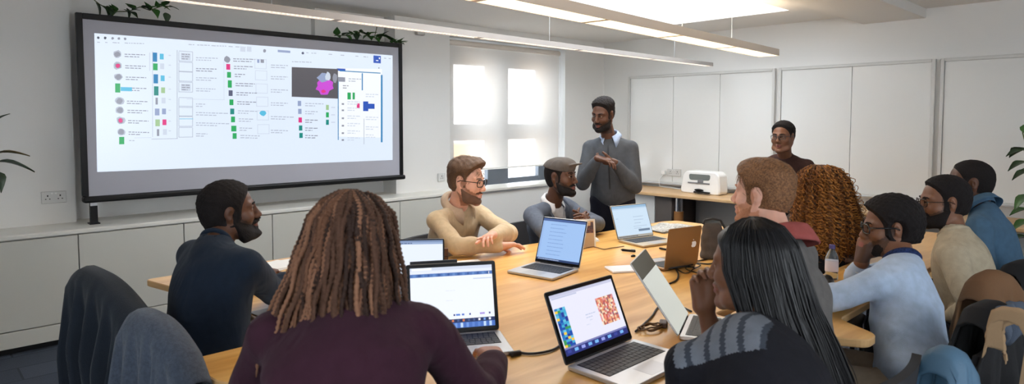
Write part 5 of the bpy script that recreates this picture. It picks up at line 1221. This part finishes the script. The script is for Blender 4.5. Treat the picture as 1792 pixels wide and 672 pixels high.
stub_fair = skin('fair_stubble', rgb(166, 120, 100)); stub_deep = skin('deep_stubble', rgb(62, 43, 36)); stub_brown = skin('brown_stubble', rgb(84, 58, 45)); stub_red = skin('red_stubble', rgb(206, 146, 116))
blackg = mat('glasses_black', rgb(20, 20, 22), .25)
# 1 man in the dark navy sweater, far left, back turned, looking to the right
navy = fabric('navy_sweater', rgb(28, 39, 54), sheen=.08)
q = person('bearded person in a dark navy sweater at the left end of the table', (403, 370, 2.72), -14, 12, (350, 665, 2.45), sk_deep, lip_deep, hp=-4, hr=4, hs=1.02, neck=(378, 425, 2.62),
           elR=(478, 525, 2.72), wrR=(520, 482, 2.98), elL=(340, 500, 3.05), wrL=(450, 478, 3.2), topm=navy, stub=stub_deep, seed=1, handR={}, wide=1.2, belly=1.1, shw=.195)
neckband(q, navy, .059, .010); cap_hair(q, afro, .015, .007, .010, .078, -.075, amp=.0024, fr=210, seed=1); beard(q, afro, .011, chin=.006); brows(q, afro)
MB().tube([q.J['wrR']+V((math.cos(a)*.036, math.sin(a)*.036, 0)) for a in [i*.3142 for i in range(21)]], .006, 6).build('wristwatch', blackm, q.t, smooth=True)
# 2 woman with brown braids, nearest, back turned
plum = fabric('plum_sweater', rgb(60, 33, 46), sheen=.06)
q = person('person with long brown braids and plum sweater, back turned at the near laptop', (622, 432, 1.6), 30, 52, (588, 1010, 1.22), sk_tan, lip_tan, hs=.98, neck=(612, 532, 1.53), shw=.175,
           elR=(838, 742, 1.6), wrR=(868, 655, 1.95), elL=(398, 690, 1.52), wrL=(520, 668, 1.9), rise=.012, seat='dark chair of the braided hair person', topm=plum, seed=2, handR=dict(d=V((.42, .9, .05)), n=V((0, 0, -1)), curl=(18, 22, 12)), handL={}, topk=dict(wf=22, wr=.005))
neckband(q, plum, .06, .008)
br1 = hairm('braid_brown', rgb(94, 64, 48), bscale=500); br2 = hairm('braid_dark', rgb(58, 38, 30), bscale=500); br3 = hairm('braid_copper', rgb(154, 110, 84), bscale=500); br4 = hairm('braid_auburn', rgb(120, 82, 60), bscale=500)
prof = [(0, .142, .0, .0, -.02, 0), (.06, .14, .03, .03, -.022, 0), (.16, .122, .068, .07, -.025, 0), (.28, .085, .098, .10, -.03, 0), (.42, .02, .115, .112, -.035, .004), (.58, -.06, .134, .118, -.045, .012), (.75, -.145, .158, .12, -.055, .024), (.9, -.215, .178, .125, -.065, .034), (1., -.29, .185, .128, -.07, .04)]
sk_ = lambda L, ph: math.cos(ph) > .62 and L[-1, 2] < .03
cap_hair(q, br2, .010, .008, .01, .075, -.09, name='hair')
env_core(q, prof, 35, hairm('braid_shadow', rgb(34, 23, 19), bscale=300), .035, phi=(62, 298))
long_strands(q, 225, prof, 35, 4, .0056, [br1, br1, br2, br3, br4], u0=(.0, .25), u1=(.86, 1.), depth=.026, segs=130, bead=.34, beadn=42, tubeseg=6, jit=.008, wave=.003, wfreq=3, skip=sk_, name='braids')
MB(q.MH).ball((-.012, -.084, -.03), .007).build('earring', mat('pearl', rgb(230, 230, 232), .2), q.t, smooth=True)
# 3 man in the beige sweater
beige = fabric('beige_sweater', rgb(200, 178, 146), sheen=.2); beigec = fabric('beige_collar', rgb(206, 180, 154))
q = person('bearded person with brown hair, black glasses and beige sweater, arms folded on the table', (817, 317, 4.0), -66, -78, (788, 474, 4.32), sk_fair, lip_fair, hp=8, hs=1.1, neck=(800, 360, 4.1), fat=1.03, hh=.004, wide=1.2, belly=1.15, shw=.2, la=.31, lf=.27,
           elR=(798, 442, 3.8), wrR=(872, 431, 3.84), elL=(893, 412, 3.98), wrL=(862, 412, 3.8), handR=dict(d=V((.34, -.10, .01)), n=V((-.1, -.3, -1)), curl=(12, 20, 12)), handL=dict(d=V((-.35, -.2, .03)), n=V((.1, -.3, -1)), curl=((-8, 8, 6), (16, 26, 20), (22, 34, 22), (28, 38, 22)), thumb=(.8, .5, .1)),
           topm=beige, stub=stub_fair, seed=3, seat='dark chair of the beige sweater person', seat_top=.74, rise=.0, topk=dict(wf=26, wr=.006))
collar(q, beigec, .066, .024, 26, .06, z0=.024, flare=.022); cap_hair(q, brownh, .022, .004, .006, .088, -.058, amp=.003, fr=110, seed=3, lift=.02, fade=.022, temple=.008); scalp_strands(q, 900, brownh, .032, .0010, 3, .8, off=.018); beard(q, brownb, .0024, fat=1.03); brows(q, brownb); glasses(q, blackg, .027, .019, .0026)
# 4 man in the flat cap
blazer = fabric('grey_blazer', rgb(98, 105, 118), bscale=500); shirtw = fabric('white_shirt', rgb(232, 230, 230), rough=.8); capm = fabric('grey_cap', rgb(92, 86, 82), bscale=500)
def vopen(Fg, q):
    J = q.J; f, l, u, R = J['fr']; nk = J['neck']; A = np.array
    for i in range(9):
        k = i/8; c_ = nk+f*(.10+.045*k)-u*(.02+.3*k); Fg.ell(A(c_), (.07, .058*(1-k)+.008, .04), R, k=.005, op='s')
q = person('bearded person in a flat grey cap, grey blazer and white shirt', (982, 310, 4.55), -78, -92, (966, 442, 4.95), sk_deep, lip_deep, hp=-2, hs=1.08, neck=(966, 355, 4.63), hh=.004, wide=1.2, shw=.2, la=.31, lf=.27,
           elR=(938, 428, 4.32), wrR=(1006, 392, 4.3), elL=(1036, 408, 4.6), wrL=(1026, 388, 4.36), handR=dict(d=V((.5, -.1, .22)), n=V((.3, .8, -.3)), curl=(25, 40, 30)), handL=dict(d=V((-.45, -.25, .2)), n=V((-.4, .7, -.4)), curl=(20, 35, 25)),
           top='blazer', topm=blazer, stub=stub_deep, seed=4, seat='dark chair of the flat cap person', seat_top=.74, topk=dict(rise_neck=False, opening=vopen, neckhole=.058, cuff=.02))
garment(q, 'shirt', shirtw, .006, seed=9, rise_neck=False, arms=(0, 0), wr=.002); collar(q, shirtw, .057, .026, 30, .055, z0=.006, flare=.008)
def lapel(q, m, side):
    J = q.J; f, l, u, R = J['fr']; nk = J['neck']; P = []
    rows = [(.035, .062, .078), (.0, .07, .085), (-.04, .066, .10), (-.08, .056, .125), (-.095, .05, .085), (-.14, .038, .078), (-.2, .022, .05), (-.27, .008, .018)]; vs, fs = [], []
    for z, a, b_ in rows:
        for k in range(4):
            y = a+(b_-a)*k/3; zz = z; pz = max(0., 1-(y/.2)**2); cx = (.040 if z > 0 else .04+min(.1, -z*.85)+.0)+.012*math.sin(k*1.05)
            cx = .02+.115*math.sqrt(pz)*min(1, .62+(-zz+.03)*2.2)+.012 if zz < .03 else .012; vs.append(nk+f*(cx+.006)+l*(y*side)+u*zz)
    for i in range(len(rows)-1):
        for k in range(3): fs.append((i*4+k, i*4+k+1, (i+1)*4+k+1, (i+1)*4+k))
    o = mesh_obj('lapel', vs, fs, m, q.t); md = o.modifiers.new('t', 'SOLIDIFY'); md.thickness = .006
lapel(q, blazer, 1); lapel(q, blazer, -1)
cap_hair(q, afro, .006, .004, .004, .07, -.07, amp=.001, fade=.03); beard(q, afro, .0035); brows(q, afro)
Fc = Field(axis(-.16, .2, .0045), axis(-.13, .13, .0045), axis(-.02, .18, .0045))
Fc.ell((-.014, 0, .062), (.112, .088, .068), k=.01); Fc.ell((.03, 0, .092), (.07, .07, .028), k=.03); Fc.half((0, 0, .05), (-.22, 0, -1))
Fc.ell((.108, 0, .083), (.042, .058, .0075), np.array(rot(0, -10)), k=.012); bumpy(Fc, .0015, 60, 2)
local_mesh(q, Fc, 'flat_cap', capm)
# 5 standing man in the grey cardigan
cardi = fabric('grey_cardigan', rgb(78, 81, 86), bscale=300); bluesh = fabric('pale_blue_shirt', rgb(166, 184, 214), rough=.8); navytr = fabric('navy_trousers', rgb(30, 32, 44))
def zipcut(Fg, q): pass
pel = atd(1072, 352, 5.15)
q = person('standing person in a grey cardigan looking down at clasped hands', (1055, 201, 5.05), -172, -150, V((pel.x, pel.y, .93)), sk_deep, lip_deep, hp=14, hr=-4, hs=.99, neck=(1068, 243, 5.12), hh=.0038, wide=1.0, belly=1.0, seated=False, la=.31, lf=.27, shw=.16,
           elR=(1026, 296, 5.05), wrR=(1045, 279, 4.86), elL=(1124, 300, 5.1), wrL=(1078, 287, 4.88), handR=dict(d=V((.10, -.42, -.08)).normalized(), n=V((-.1, .2, -1)), curl=(18, 30, 20), thumb=(.7, .6, .2)), handL=dict(d=V((-.25, .35, .05)).normalized(), n=V((.2, .4, .8)), curl=(20, 34, 22), thumb=(.6, .7, .3)),
           top='cardigan', topm=cardi, trm=navytr, stub=stub_deep, seed=5, topk=dict(hem=-.05, wr=.0045, wf=28, neckhole=.058))
garment(q, 'shirt', bluesh, .004, seed=9, arms=(0, 0), wr=.001, res=.011); collar(q, bluesh, .06, .026, 26, .045, z0=.008, flare=.012)
J = q.J; f, l, u, _ = J['fr']; MB().tube([J['pel']+(J['neck']-J['pel'])*k+f*(.075+.075*math.sin(math.pi*(.12+.66*k))) for k in [i/14*.9+.02 for i in range(15)]], .005, 6).build('front_placket', mat('placket_dark', rgb(34, 36, 42), .6), q.t, smooth=True)
cap_hair(q, afro, .026, .003, .006, .09, -.055, amp=.0025, fr=200, seed=5, fade=.02, sides_z=.04); beard(q, afro, .003); brows(q, afro)
# 6 far man in glasses by the whiteboards
dbrown = fabric('dark_brown_shirt', rgb(66, 46, 42))
pl = V((6.25, 2.72, .82))
q = person('person in glasses and a dark brown shirt by the far whiteboards, looking left', (1370, 240, 5.9), -178, -165, pl, sk_brown, lip_brown, hs=1.12, neck=(1374, 275, 6.0), hp=3, fat=1.1, wide=1.12, belly=1.1, topm=dbrown, seed=6, hh=.005, shw=.19,
           knees={'L': (pl+V((-.42, -.12, -.15)), V((5.78, 2.6, .09))), 'R': (pl+V((-.42, .12, -.15)), V((5.78, 2.84, .09)))}, la=.3, lf=.26)
neckband(q, dbrown, .066, .008); cap_hair(q, afro, .017, .005, .009, .09, -.055, amp=.0025, fr=190, seed=6, fade=.02); brows(q, afro); glasses(q, mat('glasses_steel', rgb(70, 70, 74), .3, metal=.6), .026, .016, .0022)
# 7 red haired man
gjack = fabric('charcoal_jacket', rgb(104, 101, 99), bscale=260); redc = fabric('brick_collar', rgb(160, 84, 80)); blackc = fabric('black_collar', rgb(28, 26, 28))
q = person('red haired person in a charcoal jacket with a brick red collar', (1333, 340, 2.42), 94, 90, (1405, 745, 2.1), sk_fair, lip_fair, hp=0, hs=.98, neck=(1370, 424, 2.32), elL=(1300, 560, 2.3), wrL=(1270, 570, 2.5), elR=(1440, 560, 2.6), wrR=(1340, 560, 2.75), lap='LR', seat='dark chair of the red haired person', topm=gjack, top='jacket', stub=stub_red, seed=7, wide=1.05, topk=dict(wr=.006, wf=20))
def redhood(q, m):
    J = q.J; f, l, u, _ = J['fr']; nk = J['neck']; vs, fs = [], []; n = 40
    for i in range(n+1):
        a = math.radians(75+210*i/n); bk_ = (1-math.cos(a))/2
        for k, (dr, dz) in enumerate(((.0, .012), (.006, .02), (.018, .016), (.028, .0), (.038, -.022), (.043, -.036))):
            vs.append(nk+(f*math.cos(a)+l*math.sin(a))*(.066+dr*(.7+.5*bk_))+u*(.02+dz*(.7+.5*bk_)+.012*bk_))
    for i in range(n):
        for k in range(5): fs.append((i*6+k, (i+1)*6+k, (i+1)*6+k+1, i*6+k+1))
    o = mesh_obj('collar', vs, fs, m, q.t); md = o.modifiers.new('t', 'SOLIDIFY'); md.thickness = .008; o['label'] = 'brick red fold-down collar'
redhood(q, redc); neckband(q, blackc, .06, .014, name='inner_collar')
cap_hair(q, gingh, .022, .006, .008, .08, -.06, amp=.003, fr=100, seed=7, lift=.012, fade=.020); scalp_strands(q, 1800, gingh, .03, .0008, 7, .8, off=.014); beard(q, gbeard, .0018); brows(q, gbeard)
# 8 woman with the big curly hair
q = person('person with very big curly golden brown hair and a black top, back turned', (1424, 352, 3.85), 112, 100, (1440, 523, 3.78), sk_brown, lip_brown, lap='LR', neck=(1432, 406, 3.82), topm=fabric('black_top', rgb(28, 26, 28)), seed=8, shw=.2, wide=1.15)
c_ = q.J['pel']; chair('low dark stool under the curly haired person', c_.x, c_.y, 100, wd=.38, stool=True)
cu1 = hairm('curl_gold', rgb(196, 132, 64), bscale=400); cu2 = hairm('curl_brown', rgb(112, 68, 34), bscale=400); cu3 = hairm('curl_dark', rgb(70, 44, 28), bscale=400); cu4 = hairm('curl_amber', rgb(146, 88, 36), bscale=400)
prof = [(0, .2, .0, .0, -.02), (.06, .20, .06, .06, -.02), (.16, .178, .12, .11, -.025), (.3, .12, .17, .15, -.03), (.5, .0, .205, .17, -.04), (.7, -.12, .24, .18, -.05), (.88, -.22, .262, .19, -.05), (1., -.3, .262, .18, -.05)]
sk2 = lambda L, ph: math.cos(ph) > .75 and L[-1, 2] < .03
prof = [(a, b*1.07, c*1.07, d*1.05, e) for a, b, c, d, e in prof]
env_core(q, prof, 100, cu3, .05, phi=(50, 310))
long_strands(q, 160, [(a, b*1.03, c*1.06, d*1.06, e) for a, b, c, d, e in prof], 100, 21, .0018, [cu1, cu2, cu4], u0=(.05, .5), u1=(.6, .98), depth=.02, segs=80, tubeseg=3, jit=.03, wave=.016, wfreq=11, skip=sk2, name='flyaway_curls')
long_strands(q, 700, prof, 100, 8, .0042, [cu1, cu2, cu2, cu3, cu4, cu4, cu1], u0=(.0, .45), u1=(.82, 1.), depth=.06, segs=90, tubeseg=4, jit=.014, wave=.011, wfreq=13, skip=sk2, name='curls')
# 9 woman with long black hair
blk = fabric('black_raglan', rgb(30, 30, 36)); stripe = fabric('grey_raglan', rgb(112, 118, 128))
def ragl(c_, q):
    J = q.J; d = (c_-np.array(J['neck'])) @ J['fr'][3]; s = np.array(J['shL']-J['neck']) @ J['fr'][3]; side = d[:, 1]
    a = d[:, 0]+.15*side; yoke = (side > .045) & (side < .235) & (d[:, 2] > -.135-.15*(side-.1)) & (a > -.095) & (a < .10)
    return np.where(yoke, np.where(np.mod(a+.1, .040) < .013, 2, 1), 0)
stripe2 = fabric('slate_raglan', rgb(62, 68, 78))
q = person('person with long straight black hair and grey striped shoulders, back turned', (1308, 468, 1.78), 97, 84, (1380, 880, 1.36), sk_brown, lip_brown, hs=.97, hp=4, neck=(1324, 584, 1.68), shw=.17, shL=(1210, 640, 1.6),
           lap='L', elR=(1222, 622, 2.0), wrR=(1234, 542, 1.96), handR=dict(d=V((-.1, .05, 1)), n=V((-.5, -.6, .1)), curl=(40, 50, 30)), handL={}, rise=.02, seat='dark chair of the long black haired person', topm=[blk, stripe, stripe2], seed=9, topk=dict(wr=.004, wf=22, mi=ragl, res=.0055, cuff=(.012, .235)))
neckband(q, stripe, .062, .014, name='collar')
bh1 = mat('hair_jet', rgb(11, 10, 12), .38, spec=.4); bh2 = mat('hair_jet_soft', rgb(20, 19, 23), .36, spec=.45)
prof = [(0, .142, .0, .0, -.01, 0), (.06, .139, .035, .035, -.012, 0), (.15, .12, .072, .078, -.015, 0), (.26, .08, .092, .106, -.02, 0), (.4, .0, .102, .115, -.035, 0), (.55, -.09, .115, .108, -.065, -.01), (.7, -.19, .14, .10, -.11, -.03), (.85, -.29, .155, .098, -.145, -.045), (1., -.42, .165, .10, -.165, -.055)]
sk3 = lambda L, ph: math.cos(ph) > .6 and L[-1, 2] < .05
cap_hair(q, bh1, .014, .010, .012, .075, -.09, amp=.0, name='hair'); env_core(q, prof, 95, bh1, .012, amp=.002, phi=(62, 298), nz=50)
long_strands(q, 1100, prof, 95, 9, .0020, [bh1, bh1, bh2], u0=(.0, .2), u1=(.85, 1.), depth=.012, segs=36, tubeseg=4, jit=.012, skip=sk3, phi=(42, 318), name='long_hair')
MB(q.MH).ball((-.006, .084, -.030), .0055).build('earring', mat('pearl', rgb(230, 230, 232), .2), q.t, smooth=True)
# 10 man in the pale blue sweatshirt
pale = fabric('pale_blue_sweatshirt', rgb(174, 192, 216), sheen=.1, bscale=300); band = fabric('navy_bandana', rgb(34, 46, 82), var=.5, vscale=120); khaki = fabric('khaki', rgb(150, 134, 116)); white_c = fabric('white_cuff', rgb(206, 208, 206))
q = person('person with short afro and black glasses in a pale blue sweatshirt, hand over mouth', (1556, 398, 2.86), 122, 100, (1606, 678, 2.45), sk_brown, lip_brown, hs=1.02, hp=6, neck=(1578, 458, 2.76), shw=.18, shL=(1530, 494, 2.6), elL=(1462, 582, 2.52), wrL=(1480, 545, 2.82), elR=(1500, 548, 2.94), wrR=(1507, 462, 2.9),
           handR=dict(d=V((.08, -.06, 1)), n=V((.72, -.69, .1)), curl=(38, 50, 35), thumb=(.8, .45, .3), sc=1.08), topm=pale, trm=khaki, stub=stub_brown, seed=10, wide=1.15, belly=1.1, topk=dict(wr=.007, wf=19, cuff=.03))
neckband(q, band, .062, .017, name='bandana'); J = q.J; d = (J['wrR']-J['elR']).normalized(); MB().tube([J['wrR']-d*.085, J['wrR']-d*.02], [.052, .044], 16).build('cuff', white_c, q.t, smooth=True)
cap_hair(q, afro, .030, .015, .026, .08, -.072, amp=.003, fr=190, seed=10); brows(q, afro); glasses(q, blackg, .027, .02, .0034); beard(q, afro, .0022)
# 11 man in the oatmeal sweater
oat = fabric('oatmeal_sweater', rgb(174, 162, 140), bscale=260, bump=.5)
q = person('bearded person with thin glasses in an oatmeal sweater', (1650, 354, 3.28), 126, 104, (1716, 580, 3.12), sk_brown, lip_brown, hs=1.04, hp=4, neck=(1670, 411, 3.2), shw=.18, lap='LR', topm=oat, stub=stub_brown, seed=11, wide=1.12, topk=dict(wr=.006, wf=20))
neckband(q, oat, .062, .013); cap_hair(q, afro, .016, .006, .012, .088, -.064, amp=.0018, seed=11, temple=.012); beard(q, afro, .008); brows(q, afro); glasses(q, blackg, .026, .018, .002)
# 12 man in the denim shirt
denim = fabric('denim_shirt', rgb(72, 100, 124), bscale=500)
q = person('short haired person in a blue denim shirt at the far right', (1695, 321, 3.75), 112, 96, (1756, 527, 3.6), sk_deep, lip_deep, hs=1.08, hp=0, neck=(1722, 368, 3.66), shw=.19, lap='LR', topm=denim, top='shirt', seed=12, wide=1.12, topk=dict(wr=.005, wf=24))
collar(q, denim, .068, .035, 40, .04, flare=.014); cap_hair(q, afro, .008, .003, .005, .082, -.06, amp=.001, seed=12, fade=.02); beard(q, afro, .002); brows(q, afro)
# ================================================================== LIGHT, CAMERA
w = bpy.data.worlds.new('sky'); bpy.context.scene.world = w; w.use_nodes = True
bg = w.node_tree.nodes['Background']; bg.inputs[0].default_value = (.86, .93, 1., 1); bg.inputs[1].default_value = 5.5
cam = bpy.data.cameras.new('camera'); co = bpy.data.objects.new('camera', cam); C.objects.link(co)
co.location = (0, 0, CAMH); fw = V((math.cos(YAW)*math.cos(PITCH), math.sin(YAW)*math.cos(PITCH), -math.sin(PITCH)))
co.rotation_euler = fw.to_track_quat('-Z', 'Y').to_euler()
cam.sensor_fit = 'HORIZONTAL'; cam.sensor_width = 36; cam.lens = F/1792*36; cam.shift_y = -(336-PY)/1792; cam.clip_start = .05; cam.dof.use_dof = True; cam.dof.focus_distance = 4.2; cam.dof.aperture_fstop = 4.0
s = bpy.context.scene; s.camera = co
s.view_settings.view_transform = 'Standard'; s.view_settings.look = 'None'; s.view_settings.gamma = 1; s.view_settings.exposure = .45; s.view_settings.use_curve_mapping = False
s.cycles.use_denoising = True; s.cycles.max_bounces = 8; s.cycles.diffuse_bounces = 5; s.cycles.transparent_max_bounces = 12; s.cycles.sample_clamp_indirect = 6
